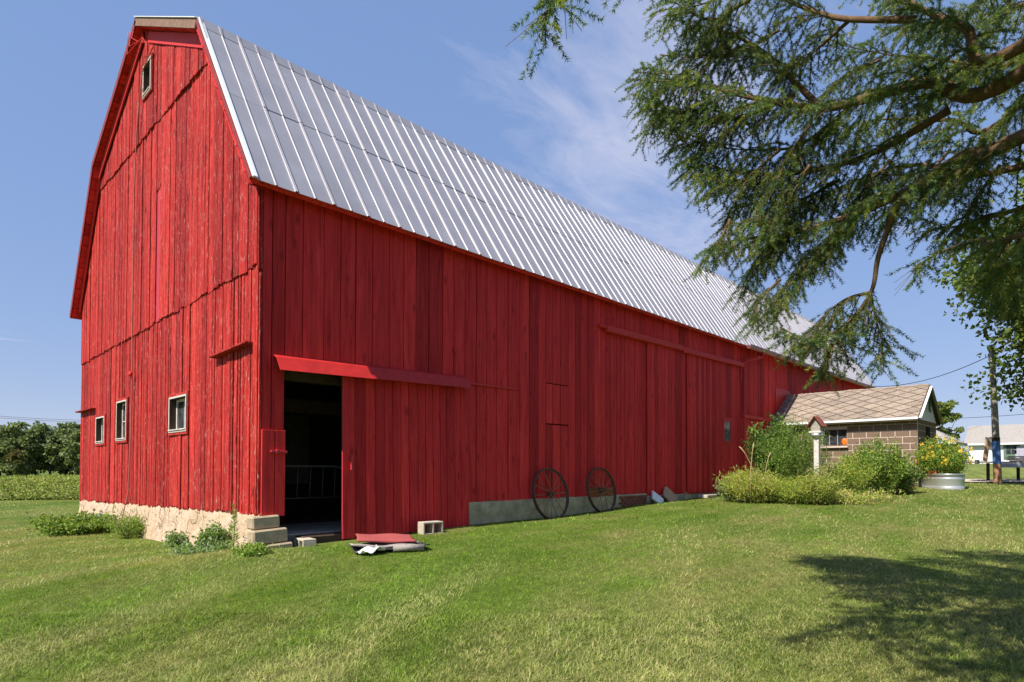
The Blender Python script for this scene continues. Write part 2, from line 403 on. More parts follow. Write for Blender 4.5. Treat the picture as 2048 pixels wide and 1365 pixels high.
# gravel drive beyond the shed
dv_ = []
for k in range(40):
    y = (-1.0 - k * 1.0); xc = 28.6 + .02 * y
    for w in (-2.3, -.8, .8, 2.3): dv_.append((xc + w, y, g1(xc + w, y) + (.05 if abs(w) > 1 else .11)))
df = [(k * 4 + j, (k + 1) * 4 + j, (k + 1) * 4 + j + 1, k * 4 + j + 1) for k in range(39) for j in range(3)]
M_GRAVEL = flat('pale_gravel', (.50, .42, .32), .95, 0, .25, 18, .1, .5)
tag(MB().add(dv_, [q[::-1] for q in df], True).build('gravel_drive', M_GRAVEL), kind='structure')

# ------------------------------------------------------------------ barn
barn = thing('barn', (0, 0, 0), 'long red board barn with grey ribbed metal gambrel roof', 'barn')
X_, Y_, Z_ = (1, 0, 0), (0, 1, 0), (0, 0, 1)
RK, EO = .27, .26                                     # rake and eave overhang
E0 = (-EO, 4.70); K0 = (1.94, 8.06); RG = (W_ / 2, 9.88); K1 = (W_ - 1.94, 8.06); E1 = (W_ + EO, 4.70)
def ztop(y):
    y = min(y, W_ - y)
    return (4.70 + (y + EO) * (8.06 - 4.70) / (1.94 + EO) if y < 1.94 else 8.06 + (y - 1.94) * (9.88 - 8.06) / (W_ / 2 - 1.94)) - .14
def jit(a): return random.uniform(-a, a)
def cuts(lo, hi, w0, w1, must=()):
    must = sorted([m for m in must if lo < m < hi]) + [hi]; out = [lo]
    for m in must:
        n = max(1, round((m - out[-1]) / random.uniform(w0, w1))); a = out[-1]
        ws = [random.uniform(w0, w1) for _ in range(n)]; t = sum(ws); acc = 0
        for w in ws: acc += w; out.append(a + (m - a) * acc / t)
    return out
def ragged(a, b, z, amt, n=4):
    return [(a + (b - a) * k / n, z + jit(amt)) for k in range(n + 1)]
# gable wall -------------------------------------------------------
GW = [(8.34, 9.23, 1.18, 1.93), (6.50, 7.39, 1.19, 2.18), (2.79, 3.81, 1.23, 1.99), (4.88, 5.47, 8.20, 8.95)]   # windows
seam1 = lambda y: 3.62 - .017 * y
seam2 = lambda y: 7.50 + .004 * y
zbot = lambda y: -.03 - .016 * y
back = MB(); gpieces = []
def gable_tier(lo, hi, zb, zt, d0, d1, wins, rag, must=()):
    cs = cuts(lo, hi, .10, .21, [w for q in wins for w in q[:2]] + list(must))
    for a, b in zip(cs[:-1], cs[1:]):
        m = (a + b) / 2; segs = [[None, None]]
        hit = [q for q in wins if q[0] - 1e-6 < m < q[1] + 1e-6]
        if hit: segs = [[None, hit[0][2] + .02], [hit[0][3] - .02, None]]
        for s0, s1 in segs:
            g = random.uniform(.004, .009) + (random.random() < .15) * .014
            bot = ragged(a + g, b - g, zb(m) + jit(rag), rag * .7) if s0 is None else [(a + g, s0), (b - g, s0)]
            if s1 is not None: top = [(b - g, s1), (a + g, s1)]
            else:
                ys = [b - g, a + g] + [k for k in (K0[0], RG[0], K1[0]) if a + g < k < b - g]
                top = [(y, min(zt(y), ztop(y))) for y in sorted(set(ys), reverse=True)]
            if top[0][1] - bot[-1][1] < .03: continue
            dd = jit(.010)
            p = MB().plank(bot + top, (0, 0, 0), Y_, Z_, (-1, 0, 0), d0, d1 + dd, .005, jit(.03))
            gpieces.append(p)
            zlo = min(q[1] for q in bot) + .05
            back.add([(-d0 + .012, a, zlo), (-d0 + .012, b, zlo), (-d0 + .012, b, min(zt(b), ztop(b)) if s1 is None else s1), (-d0 + .012, a, min(zt(a), ztop(a)) if s1 is None else s1)], [(0, 1, 2, 3)])
gable_tier(0, W_, zbot, seam1, .012, .045, GW[:3], .028)
NB = (4.42, 4.66)                                     # the newer smooth board
gable_tier(0, NB[0], lambda y: seam1(y) - .05, seam2, .042, .070, [], .025)
gable_tier(NB[1], W_, lambda y: seam1(y) - .05, seam2, .042, .070, [], .025)
gable_tier(.9, W_ - .9, lambda y: seam2(y) - .05, lambda y: 99, .072, .100, GW[3:], .02)
gw = back.build('gable_wall', M_BLACKWOOD, barn)
for p in gpieces: p.build('board', M_GABLE, gw)
nb_ = MB().plank([(NB[0] + .01, 3.50), (NB[1] - .01, 3.49), (NB[1] - .01, 6.05), (NB[0] + .01, 6.2)], (0, 0, 0), Y_, Z_, (-1, 0, 0), .042, .062, .003).build('board', M_NEWRED, gw)
nb_['label'] = 'smooth newer bright red board'
MB().plank([(NB[0] + .004, 6.22), (NB[0] + .09, 6.10), (NB[1] - .004, 6.12), (NB[1] - .004, 7.5), (NB[0] + .004, 7.5)], (0, 0, 0), Y_, Z_, (-1, 0, 0), .042, .072, .005).build('board', M_GABLE, gw)
# ledges
for (y0, y1, z0, z1) in ((.20, 1.58, 2.47, 2.42), (9.35, 11.02, 2.12, 2.13)):
    MB().beam((-.10, y0, z0), (-.10, y1, z1), .12, .035, bev=.006).build('ledge', M_GABLE, barn)
# frieze board under the near upper slope
MB().plank([(2.1, 7.98), (5.2, 9.55), (5.2, 9.32), (2.1, 7.72)], (0, 0, 0), Y_, Z_, (-1, 0, 0), .10, .125, .004).build('frieze_board', M_TRIM, barn)

def wall_window(name, o, sd, n_, s0, s1, z0, z1, deep=.10, fr=.085, white=True, mun=(1, 1), proud=.07, fm=None, gm=None):
    """opening lined with jambs; casing, sash with panes and a sill"""
    o = Vector(o); sd = Vector(sd); n_ = Vector(n_)
    def P(s, z, d): return o + sd * s + Vector((0, 0, z)) + n_ * d
    def rect(a0, a1, b0, b1, d0, d1, mb, bev=.004): return mb.plank([(a0, b0), (a1, b0), (a1, b1), (a0, b1)], o, sd, Z_, n_, d0, d1, bev)
    j = MB(); t = .034 if white else .022; a0, a1, b0, b1 = s0 + fr, s1 - fr, z0 + fr, z1 - fr
    lm = M_WHITEWOOD if white else M_TRIM
    rect(a0 - t, a0, b0 - t, b1 + t, -deep, proud + .004, j); rect(a1, a1 + t, b0 - t, b1 + t, -deep, proud + .004, j)
    rect(a0, a1, b1, b1 + t, -deep, proud + .002, j); rect(a0, a1, b0 - t, b0, -deep, proud + .002, j)
    w = j.build(name, M_DARKWOOD if white else lm, barn)
    if white:
        for q in ((a0 - t, a0, b0 - t, b1 + t), (a1, a1 + t, b0 - t, b1 + t), (a0, a1, b1, b1 + t), (a0, a1, b0 - t, b0)): rect(*q, proud + .003, proud + .012, MB(), .003).build('trim', M_WHITEWOOD, w)
    for q in ((s0, a0 - t, z0, z1), (a1 + t, s1, z0, z1), (a0 - t, a1 + t, b1 + t, z1), (a0 - t, a1 + t, z0, b0 - t)):
        rect(*q, .012, proud + jit(.004), MB(), .006).build('frame', fm or M_GABLE, w)
    sf = .045; s = MB(); d = -deep + .02
    rect(a0, a0 + sf, b0, b1, d, d + .03, s); rect(a1 - sf, a1, b0, b1, d, d + .03, s)
    rect(a0 + sf, a1 - sf, b0, b0 + sf, d, d + .03, s); rect(a0 + sf, a1 - sf, b1 - sf, b1, d, d + .03, s)
    nx_, nz_ = mun; cw = (a1 - a0 - 2 * sf); ch = (b1 - b0 - 2 * sf)
    for k in range(1, nx_): x = a0 + sf + cw * k / nx_; rect(x - .011, x + .011, b0 + sf, b1 - sf, d + .004, d + .026, s, .002)
    for k in range(1, nz_): z = b0 + sf + ch * k / nz_; rect(a0 + sf, a1 - sf, z - .011, z + .011, d + .006, d + .024, s, .002)
    s.build('sash', lm, w)
    for i in range(nx_):
        for k in range(nz_):
            g = MB(); q0 = a0 + sf + cw * i / nx_; q1 = a0 + sf + cw * (i + 1) / nx_; r0 = b0 + sf + ch * k / nz_; r1 = b0 + sf + ch * (k + 1) / nz_
            rect(q0, q1, r0, r1, d + .008, d + .014, g, .001).build('pane', gm or M_GLASS, w)
    rect(a0 - .01, a1 + .01, b0, b0 + .022, d + .03, proud + .03, MB(), .004).build('sill', lm, w)
    return w
wall_window('window', (0, 0, 0), Y_, (-1, 0, 0), *GW[0], mun=(1, 1), deep=.09)
wall_window('window', (0, 0, 0), Y_, (-1, 0, 0), *GW[1], mun=(2, 2), deep=.08)
wall_window('window', (0, 0, 0), Y_, (-1, 0, 0), *GW[2], mun=(2, 1), deep=.09)
wall_window('window', (0, 0, 0), Y_, (-1, 0, 0), *GW[3], mun=(2, 2), proud=.135, deep=.05, fr=.07)
# lightning cable down the gable, with its clamp
pth = [(-.16, 4.75, 9.0), (-.20, 5.25, 8.72), (-.17, 5.55, 8.25), (-.15, 5.80, 7.6), (-.14, 5.95, 6.5), (-.12, 6.02, 5.0), (-.11, 6.06, 3.6), (-.10, 6.06, 2.4), (-.09, 6.14, 1.2), (-.10, 6.22, .1), (-.2, 6.3, -.5), (-.21, 6.32, -.82)]
pp = []; rr = []
for a, b2 in zip(pth[:-1], pth[1:]):
    n = max(2, int((Vector(b2) - Vector(a)).length / .03))
    for k in range(n): pp.append(Vector(a).lerp(Vector(b2), k / n)); rr.append(.016 if len(rr) % 2 else .008)
MB().tube(pp, rr, 5).build('lightning_cable', flat('faded_cable', (.42, .16, .12), .7, 0, .3, 20), barn)
MB().lathe((-.13, 6.05, 2.62), [(0, -.05), (.035, -.035), (.045, 0), (.03, .05), (0, .06)], 8).build('cable_clamp', M_TRIM, barn)
for k in range(3):
    q = [(-.27 - .03 * k, 5.6 + .1 * k, 9.72), (-.34, 5.5 + .15 * k, 9.45 - .1 * k), (-.28, 5.2 - .1 * k, 9.25), (-.2, 4.75, 9.05 - .05 * k)]
    MB().tube([Vector(q[i]).lerp(Vector(q[i + 1]), t / 4) for i in range(3) for t in range(4)], .007, 5).build('loose_wire', M_TRIM, barn)

# long wall --------------------------------------------------------
DO = (.34, 2.75, -.6, 2.16)                            # doorway
back = MB(); pieces = []
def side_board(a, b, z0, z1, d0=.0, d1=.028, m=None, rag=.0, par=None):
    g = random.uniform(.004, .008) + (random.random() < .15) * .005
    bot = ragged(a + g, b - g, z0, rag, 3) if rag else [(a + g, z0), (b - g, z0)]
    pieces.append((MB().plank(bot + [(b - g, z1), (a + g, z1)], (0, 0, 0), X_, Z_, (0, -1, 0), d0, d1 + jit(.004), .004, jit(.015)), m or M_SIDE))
    back.add([(a, .008, z0 + .03), (b, .008, z0 + .03), (b, .008, z1), (a, .008, z1)], [(0, 1, 2, 3)])
HT = (6.24, 7.01)
must = [.34, 2.75, HT[0], HT[1], 10.2, 16.05, 18.95]
cs = cuts(.34, L_, .22, .36, must)
for a, b2 in zip(cs[:-1], cs[1:]):
    m = (a + b2) / 2
    if m < DO[1]: side_board(a, b2, DO[3], 4.93)
    elif HT[0] < m < HT[1]:
        side_board(a, b2, jit(.015), 1.60, rag=.006); side_board(a, b2, 1.625, 2.49, 0, .031); side_board(a, b2, 2.51, 4.93)
    elif m < 16.05: side_board(a, b2, -.005 + jit(.018), 4.93, rag=.008)
    else: side_board(a, b2, -.02, 4.93)
# corner boards beside the doorway
side_board(.0, .14, 1.20, 4.93, 0, .032); side_board(.14, .34, 1.20, 4.93, 0, .030)
sw = back.build('side_wall', M_BLACKWOOD, barn)
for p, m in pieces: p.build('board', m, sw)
pieces = []
for (a, b2) in ((-.005, .19), (.19, .36)):
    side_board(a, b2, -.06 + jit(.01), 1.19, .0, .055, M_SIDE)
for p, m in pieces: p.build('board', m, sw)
MB().beam((.12, -.075, .875), (.37, -.075, .868), .03, .035, bev=.004).beam((.20, -.065, .875), (.235, -.065, .875), .06, .06, bev=.004).build('door_latch', M_NEWRED, barn)

MB().box((-.036, -.012, 4.22), (.068, .034, 1.42), None, .006).build('corner_board', M_GABLE, barn)
MB().box((-.022, -.012, 1.72), (.042, .034, 3.5), None, .006).build('corner_board', M_GABLE, barn)
# closed sides that the camera does not face
MB().box((L_ / 2, W_ - .02, 2.45), (L_, .04, 4.95)).build('back_wall', M_SIDE, barn)
ep = [(0, -.02), (W_, -.02), (W_, ztop(W_)), (K1[0], ztop(K1[0])), (RG[0], ztop(RG[0])), (K0[0], ztop(K0[0])), (0, ztop(0))]
MB().plank(ep, (L_, 0, 0), Y_, Z_, (1, 0, 0), -.04, -.005, .003).build('end_wall', M_SIDE, barn)

# foundations ------------------------------------------------------
mF, nt, b = mat('parged_foundation')
v = objco(nt, (1, 1, 1), False); n_ = noise(nt, v, 2.2, 5, .65); n2_ = noise(nt, v, 14, 5, .7)
c = ramp(nt, n_, [(.3, (.50, .36, .23)), (.5, (.60, .45, .31)), (.72, (.63, .42, .34))])
c = mixc(nt, 1.0, c, ramp(nt, n2_, [(.28, (.6, .56, .5)), (.5, (1, 1, 1))]), 'MULTIPLY')
vc_ = nd(nt, 'ShaderNodeTexVoronoi', {'Vector': nd(nt, 'ShaderNodeVectorMath', {0: v, 1: nd(nt, 'ShaderNodeTexNoise', {'Vector': v, 'Scale': 3.0}).outputs['Color']}, operation='ADD').outputs[0], 'Scale': 1.1}, feature='DISTANCE_TO_EDGE').outputs['Distance']
cr = nd(nt, 'ShaderNodeMapRange', {'Value': vc_, 'From Min': .004, 'From Max': .016, 'To Min': .75, 'To Max': 0}).outputs[0]
c = mixc(nt, cr, c, (.13, .09, .06))
nt.links.new(c, b.inputs['Base Color']); b.inputs['Roughness'].default_value = .95; b.inputs['Specular IOR Level'].default_value = .1
nt.links.new(bump(nt, nd(nt, 'ShaderNodeMath', {0: noise(nt, v, 9, 6, .7), 1: cr}, operation='SUBTRACT').outputs[0], .9, .05), b.inputs['Normal'])
ys = np.arange(-.04, W_ + .06, .06); rows = [(.12, .03), (.06, .03), (.0, .0), (-.03, -.05), (-.05, -.18), (-.07, -.3), (-.09, -.42), (-.115, -.55), (-.14, -.68), (-.16, -.82), (-.18, -1.1)]
V = []
for i, y in enumerate(ys):
    for k, (x, z) in enumerate(rows):
        nn = (float(fbm(np.array([y * 2.3]), np.array([z * 4 + 9]), 4)[0]) - .5)
        V.append((x + nn * .09 * (k > 1), y, z + zbot(y) + .03 + (float(vnoise(np.array([y * 5]), np.array([k * .2 + 3]))[0]) - .5) * .05))
nr = len(rows); F = [(i * nr + k, i * nr + k + 1, (i + 1) * nr + k + 1, (i + 1) * nr + k) for i in range(len(ys) - 1) for k in range(nr - 1)]
fo = MB().add(V, F, True).build('foundation', mF, barn)
for k, (x0, x1, z0, z1, yf) in enumerate(((-.155, .245, -.235, -.055, -.13), (-.175, .335, -.445, -.242, -.20), (-.10, .40, -.66, -.452, -.24))):
    bl = MB().box(((x0 + x1) / 2, yf + .11, (z0 + z1) / 2), (x1 - x0, .22, z1 - z0), Matrix.Rotation(R(jit(2)), 3, 'Z') @ Matrix.Rotation(R(-2.5), 3, 'Y'), .02)
    bl.build('corner_block', M_TANBLOCK, fo)
M_MOSS = flat('mossy_concrete', (.40, .33, .19), .95, 0, .45, 4, .1, .6)
V = []; xs = np.arange(2.7, L_ + .1, .15); rows = [(.06, .05), (-.02, .012), (-.05, -.01), (-.058, -.2), (-.068, -.4), (-.075, -.9)]
for x in xs:
    for k, (y, z) in enumerate(rows): V.append((x, y + (float(fbm(np.array([x * 2.]), np.array([z * 3 + 40]), 3)[0]) - .5) * .03, z - .012))
nr = len(rows); F = [(i * nr + k, (i + 1) * nr + k, (i + 1) * nr + k + 1, i * nr + k + 1)[::-1] for i in range(len(xs) - 1) for k in range(nr - 1)]
fs = MB().add(V, F, True).build('side_foundation', M_MOSS, barn)
M_BRICK = flat('old_red_brick', (.24, .085, .06), .9, 0, .35, 8, .1, .5)
for r_ in range(5):
    for k in range(6):
        x0 = 8.95 + k * .215 + (.1 if r_ % 2 else 0)
        MB().box((x0 + .1, -.075, -.065 - r_ * .072), (.2, .05, .062), None, .006).build('brick', M_BRICK, fs)
for (x0, x1) in ((10.15, 11.0), (11.05, 12.1)):
    MB().box(((x0 + x1) / 2, -.09, -.16), (x1 - x0, .1, .2), None, .02).build('stone', M_CONC, fs)
MB().plank([(7.75, -.03), (8.70, -.03), (8.70, .20), (7.75, .20)], (0, 0, 0), X_, Z_, (0, -1, 0), .036, .05, .003).build('patch_board', flat('orange_brown_board', (.26, .075, .02), .6, 0, .25, 9), barn)

# inside -----------------------------------------------------------
fl = MB().box((3.6, 2.2, -.46), (7.0, 4.2, .14)).build('barn_floor', flat('dusty_floor', (.17, .14, .11), .95, 0, .35, 4, .1, .4), barn)
MB().box((.98, .0, -.47), (.78, .24, .16), None, .02).build('threshold', M_DARKWOOD, barn)
for k in range(6): MB().box((1.25 + jit(.1), .25 + k * .28, -.378 + .004 * (k % 2)), (2.3 + jit(.3), .255, .024), Matrix.Rotation(R(jit(2)), 3, 'Z'), .004).build('floor_plank', M_GREYWOOD, fl)
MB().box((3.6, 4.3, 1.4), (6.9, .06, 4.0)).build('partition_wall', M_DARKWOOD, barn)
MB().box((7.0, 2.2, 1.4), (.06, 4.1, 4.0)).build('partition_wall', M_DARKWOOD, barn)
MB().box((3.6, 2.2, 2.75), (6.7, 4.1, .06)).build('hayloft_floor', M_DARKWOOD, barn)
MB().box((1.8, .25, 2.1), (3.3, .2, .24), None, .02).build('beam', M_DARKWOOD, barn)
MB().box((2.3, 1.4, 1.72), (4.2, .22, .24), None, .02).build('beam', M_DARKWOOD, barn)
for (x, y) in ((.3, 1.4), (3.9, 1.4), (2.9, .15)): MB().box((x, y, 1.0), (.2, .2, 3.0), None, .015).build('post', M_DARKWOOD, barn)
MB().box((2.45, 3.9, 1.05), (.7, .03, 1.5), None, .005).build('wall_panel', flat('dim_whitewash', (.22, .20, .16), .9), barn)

# sliding doors ----------------------------------------------------
cs = [1.27, 1.49] + cuts(1.49, 3.93, .14, .19)[1:]
db = MB(); db.add([(1.3, -.092, -.42), (3.9, -.092, -.4), (3.9, -.038, 2.1), (1.3, -.038, 2.1)], [(0, 1, 2, 3)])
sd1 = db.build('sliding_door', M_BLACKWOOD, barn)
for a, b2 in zip(cs[:-1], cs[1:]):
    zb_ = -.49 + .012 * (a - 1.27) + jit(.012); g = random.uniform(.003, .006)
    p = MB().plank(ragged(a + g, b2 - g, zb_, .012, 3) + [(b2 - g, 2.16), (a + g, 2.16)], (0, -.062, 0), X_, Vector((0, .022, 1)).normalized(), Vector((0, -1, .022)).normalized(), .03, .062 + (.012 if a < 1.3 else jit(.005)), .004, jit(.03))
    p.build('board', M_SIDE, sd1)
MB().beam((1.265, -.13, -.48), (1.268, -.10, 2.14), .02, .03, bev=.004).build('edge_strip', M_NEWRED, sd1)
MB().beam((1.40, -.16, .60), (1.40, -.16, .84), .03, .04, bev=.006).build('handle', M_NEWRED, sd1)
# sloping metal hood over the door track
prof = [(-.03, 2.30), (-.13, 2.255), (-.26, 2.05), (-.247, 2.046), (-.12, 2.24), (-.03, 2.285)]
hd = None
for (x0, x1) in ((.17, 2.02), (2.0, 3.88)):
    dz = .0 if x0 < 1 else .006
    V = [(x, y - dz, z + dz * .5 + .011 * (x - .2) * 2) for x in (x0, x1) for (y, z) in prof]; n = len(prof)
    F = [(k, (k + 1) % n, n + (k + 1) % n, n + k) for k in range(n)] + [tuple(range(n))[::-1], tuple(n + k for k in range(n))]
    o = MB().add(V, [q[::-1] for q in F]).build('door_hood' if hd is None else 'hood_sheet', M_REDMETAL, barn if hd is None else hd)
    hd = hd or o
MB().beam((3.9, -.05, 2.26), (5.35, -.045, 2.27), .03, .035, bev=.004).build('track_rail', M_TRIM, barn)
# the pair of tall doors further along and their track
MB().beam((8.35, -.10, 4.02), (12.0, -.10, 4.06), .12, .15, bev=.012).build('track_rail', M_TRIM, barn)
MB().beam((12.0, -.105, 4.02), (15.95, -.105, 4.07), .12, .15, bev=.012).build('track_rail', M_TRIM, barn)
MB().box((8.28, -.07, 4.06), (.35, .1, .07), None, .01).build('rail_end', M_TRIM, barn)
MB().beam((15.92, -.08, 4.0), (15.92, -.08, 3.5), .05, .05, bev=.01).build('rail_bracket', M_TRIM, barn)
for (x0, x1, zb0, wn) in ((10.24, 12.24, -.10, None), (12.36, 15.85, -.06, (14.55, 15.25, 1.42, 2.27))):
    o_ = MB().add([(x0, -.035, zb0 + .03), (x1, -.035, zb0 + .03), (x1, -.035, 3.98), (x0, -.035, 3.98)], [(0, 1, 2, 3)]).build('sliding_door', M_BLACKWOOD, barn)
    cs = cuts(x0, x1, .15, .22, wn[:2] if wn else ())
    for a, b2 in zip(cs[:-1], cs[1:]):
        m = (a + b2) / 2; segs = [(zb0 + jit(.012), 3.98)]
        if wn and wn[0] < m < wn[1]: segs = [(zb0, wn[2] + .02), (wn[3] - .02, 3.98)]
        for (z0, z1) in segs:
            g = random.uniform(.003, .006)
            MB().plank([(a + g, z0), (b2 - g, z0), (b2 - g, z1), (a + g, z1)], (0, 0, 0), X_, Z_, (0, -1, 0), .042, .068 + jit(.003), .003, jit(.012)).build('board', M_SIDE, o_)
wall_window('window', (0, -.05, 0), X_, (0, -1, 0), 14.55, 15.25, 1.42, 2.27, deep=.012, fr=.075, white=False, mun=(1, 1), proud=.04, fm=M_TRIM, gm=M_DUSTYGLASS)
# door beside the block shed
MB().beam((16.1, -.07, 2.40), (18.6, -.07, 2.38), .10, .12, bev=.012).build('track_rail', M_TRIM, barn)
cs = cuts(16.3, 18.5, .15, .2)
o_ = MB().add([(16.3, -.034, -.05), (18.5, -.034, -.05), (18.5, -.034, 2.3), (16.3, -.034, 2.3)], [(0, 1, 2, 3)]).build('side_door', M_BLACKWOOD, barn)
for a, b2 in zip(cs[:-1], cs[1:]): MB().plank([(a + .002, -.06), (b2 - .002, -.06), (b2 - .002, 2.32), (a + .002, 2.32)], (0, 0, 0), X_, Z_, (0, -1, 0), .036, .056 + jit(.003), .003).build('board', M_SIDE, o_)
wall_window('window', (0, -.05, 0), X_, (0, -1, 0), 17.75, 18.35, 1.35, 2.2, deep=.004, fr=.07, white=False, mun=(1, 1), proud=.035, fm=M_TRIM)
# red flashing panel above the shed roof, gutter and downpipe
MB().plank([(18.9, 2.45), (20.3, 3.35), (20.3, 3.62), (18.9, 3.60)], (0, 0, 0), X_, Z_, (0, -1, 0), .034, .046, .002).build('flashing_panel', M_REDMETAL, barn)
gp = [(-.03, .0), (-.03, -.10), (-.09, -.12), (-.14, -.08), (-.145, .02), (-.135, .02), (-.13, -.07), (-.09, -.105), (-.04, -.09), (-.04, .0)]
V = [(x, -.27 + y, 4.70 + z) for x in (15.9, L_ + .2) for (y, z) in gp]; n = len(gp)
F = [(k, (k + 1) % n, n + (k + 1) % n, n + k) for k in range(n)] + [tuple(range(n))[::-1], tuple(n + k for k in range(n))]
M_PINK = flat('faded_red_gutter', (.40, .16, .13), .5, 0, .25, 8, .4, .1)
MB().add(V, F).build('gutter', M_PINK, barn)
dp = [(17.0, -.36, 4.62), (17.0, -.36, 4.44), (16.75, -.22, 4.36), (16.3, -.12, 4.28), (16.12, -.10, 4.16), (16.12, -.10, 2.62), (16.0, -.14, 2.52), (15.93, -.17, 2.40), (15.93, -.17, .0)]
MB().tube(dp, .05, 8).build('downpipe', M_TRIM, barn)
for z in (3.4, 1.0): MB().lathe((16.12 if z > 2 else 15.93, -.10 if z > 2 else -.17, z), [(.053, -.02), (.058, -.015), (.058, .015), (.053, .02)], 8).build('pipe_strap', M_TRIM, barn)

# roof -------------------------------------------------------------
out_ = [E0, K0, RG, K1, E1]; th = .10
inn = [(E0[0] + .06, E0[1] - .06), (K0[0] + .05, K0[1] - th), (RG[0], RG[1] - th), (K1[0] - .05, K1[1] - th), (E1[0] - .06, E1[1] - .06)]
pr = out_ + inn[::-1]; n = len(pr)
V = [(x, y, z) for x in (-RK, L_ + RK) for (y, z) in pr]
F = [(k, (k + 1) % n, n + (k + 1) % n, n + k) for k in range(n)]
for x0 in (0, n):
    for k in range(4):
        q = (x0 + k, x0 + k + 1, x0 + n - 2 - k, x0 + n - 1 - k); F.append(q if x0 else q[::-1])
roof = MB().add(V, [q[::-1] for q in F]).build('roof', M_ROOF, barn)
roof.data.materials.append(M_SIDE)
for k, pl in enumerate(roof.data.polygons): pl.material_index = 0 if k < 4 else 1
th_ = math.atan2(K0[1] - E0[1], K0[0] - E0[0]); SL = math.hypot(K0[1] - E0[1], K0[0] - E0[0])
A_ = Vector((1, 0, 0)); B_ = Vector((0, math.cos(th_), math.sin(th_))); C_ = A_.cross(B_)
RM = Matrix((A_, B_, C_)).transposed()
def sheet_mesh(ln, nm):
    pw = .612
    prf = [(-.026, 0), (-.017, .024), (-.006, .024), (-.004, .019), (.004, .019), (.006, .024), (.017, .024), (.026, 0), (.289, 0), (.297, .016), (.311, .016), (.319, 0), (pw - .026, 0)]
    bs = [0, ln * .5, ln]; V = []; F = []; n = len(prf)
    for bb in bs: V += [(a, bb, c_) for a, c_ in prf]
    V += [(a, 0, c_ - .006) for a, c_ in prf]
    for i in range(2): F += [(i * n + k, i * n + k + 1, (i + 1) * n + k + 1, (i + 1) * n + k) for k in range(n - 1)]
    F += [(3 * n + k, 3 * n + k + 1, k + 1, k) for k in range(n - 1)]
    me = bpy.data.meshes.new(nm); me.from_pydata(V, [], F); me.update(); me.materials.append(M_ROOF); return me
lowm = sheet_mesh(SL * .5 + .05, 'roof_sheet'); upm = sheet_mesh(SL * .5 - .01, 'roof_sheet')
np_ = int((L_ + 2 * RK) / .612)
for k in range(np_ + 1):
    for tier in (0, 1):
        p = Vector((-RK + .03 + k * .612, E0[0], E0[1])) + B_ * ((-.035 + jit(.008)) if tier == 0 else SL * .5) + C_ * (.012 + .007 * tier)
        inst('roof_sheet', lowm if tier == 0 else upm, roof, p, RM @ Matrix.Rotation(R(jit(.12)), 3, 'X') @ Matrix.Rotation(R(jit(.25)), 3, 'Y'))
kf = MB(); o_ = Vector((0, K0[0], K0[1])); up_ = Vector((0, RG[0] - K0[0], RG[1] - K0[1])).normalized(); nu = A_.cross(up_)
V = []
for x in (-RK - .015, L_ + RK + .015):
    for q in (o_ - B_ * .24 + C_ * .026, o_ + C_ * .045, o_ + up_ * .3 + nu * .03, o_ + up_ * .3 + nu * .012, o_ + C_ * .012, o_ - B_ * .24 + C_ * .02): V.append((x, q.y, q.z))
kf.add(V, [(k, (k + 1) % 6, 6 + (k + 1) % 6, 6 + k)[::-1] for k in range(6)] + [(0, 1, 2, 3, 4, 5), (11, 10, 9, 8, 7, 6)]).build('knee_flashing', M_ROOF, roof)
for k in range(np_ * 2 + 1):
    p = o_ - B_ * .235 + C_ * .03 + A_ * (-RK + .03 + k * .306); q = o_ + C_ * .05 + A_ * (-RK + .03 + k * .306)
    MB().beam(p, q, .035, .02, up=C_).build('rib_cap', M_ROOF, roof)
# rake edge: white metal strip on the near slope, boards on the rest
Ev = Vector((-RK, E0[0], E0[1])); Kv = Vector((-RK, K0[0], K0[1])); Rv = Vector((-RK, RG[0], RG[1])); K1v = Vector((-RK, K1[0], K1[1])); E1v = Vector((-RK, E1[0], E1[1]))
MB().beam(Ev + C_ * .03 - B_ * .03 + A_ * .03, Kv + C_ * .03 + A_ * .03, .075, .03, up=C_, bev=.006).build('rake_trim', M_WHITE, roof)
MB().beam(Ev - C_ * .03 - A_ * .012, Kv - C_ * .03 - A_ * .012, .022, .06, up=C_, bev=.004).build('rake_board', M_RAKE, roof)
MB().beam(Kv - nu * .075 - A_ * .014, Rv - nu * .075 - A_ * .014, .024, .15, up=nu, bev=.004).build('rake_board', M_BROWN, roof)
MB().beam(Kv + nu * .014 - A_ * .02, Rv + nu * .014 - A_ * .02, .06, .012, up=nu).build('rake_trim', M_WHITE, roof)
un = Vector((0, -up_.y, up_.z)); nn_ = Vector((0, -nu.y, nu.z)); bn = Vector((0, -B_.y, B_.z)); cn = Vector((0, -C_.y, C_.z))
MB().beam(Rv - nn_ * .075 - A_ * .014, K1v - nn_ * .075 - A_ * .014, .024, .15, up=nn_, bev=.004).build('rake_board', M_RAKE, roof)
MB().beam(K1v - cn * .07 - A_ * .012, E1v - cn * .07 - A_ * .012, .022, .15, up=cn, bev=.004).build('rake_board', M_RAKE, roof)
# soffit boards under the rake overhang, each its own piece
def soffit(a, b2, nrm, w):
    d = (b2 - a); n = int(d.length / w); d.normalize()
    for k in range(n):
        p = a + d * ((k + .5) * (b2 - a).length / n) - nrm * (.135 + jit(.006)) + A_ * (RK / 2 + .0)
        M = Matrix((A_, d, A_.cross(d))).transposed()
        MB().box(p, (RK - .01, (b2 - a).length / n - .012, .022), M @ Matrix.Rotation(R(jit(2.5)), 3, 'X'), .003).build('soffit_board', M_SIDE, roof)
soffit(K1v, E1v, cn, .27); soffit(Rv, K1v, nn_, .24); soffit(Kv, Rv, nu, .24); soffit(Ev, Kv, C_, .27)
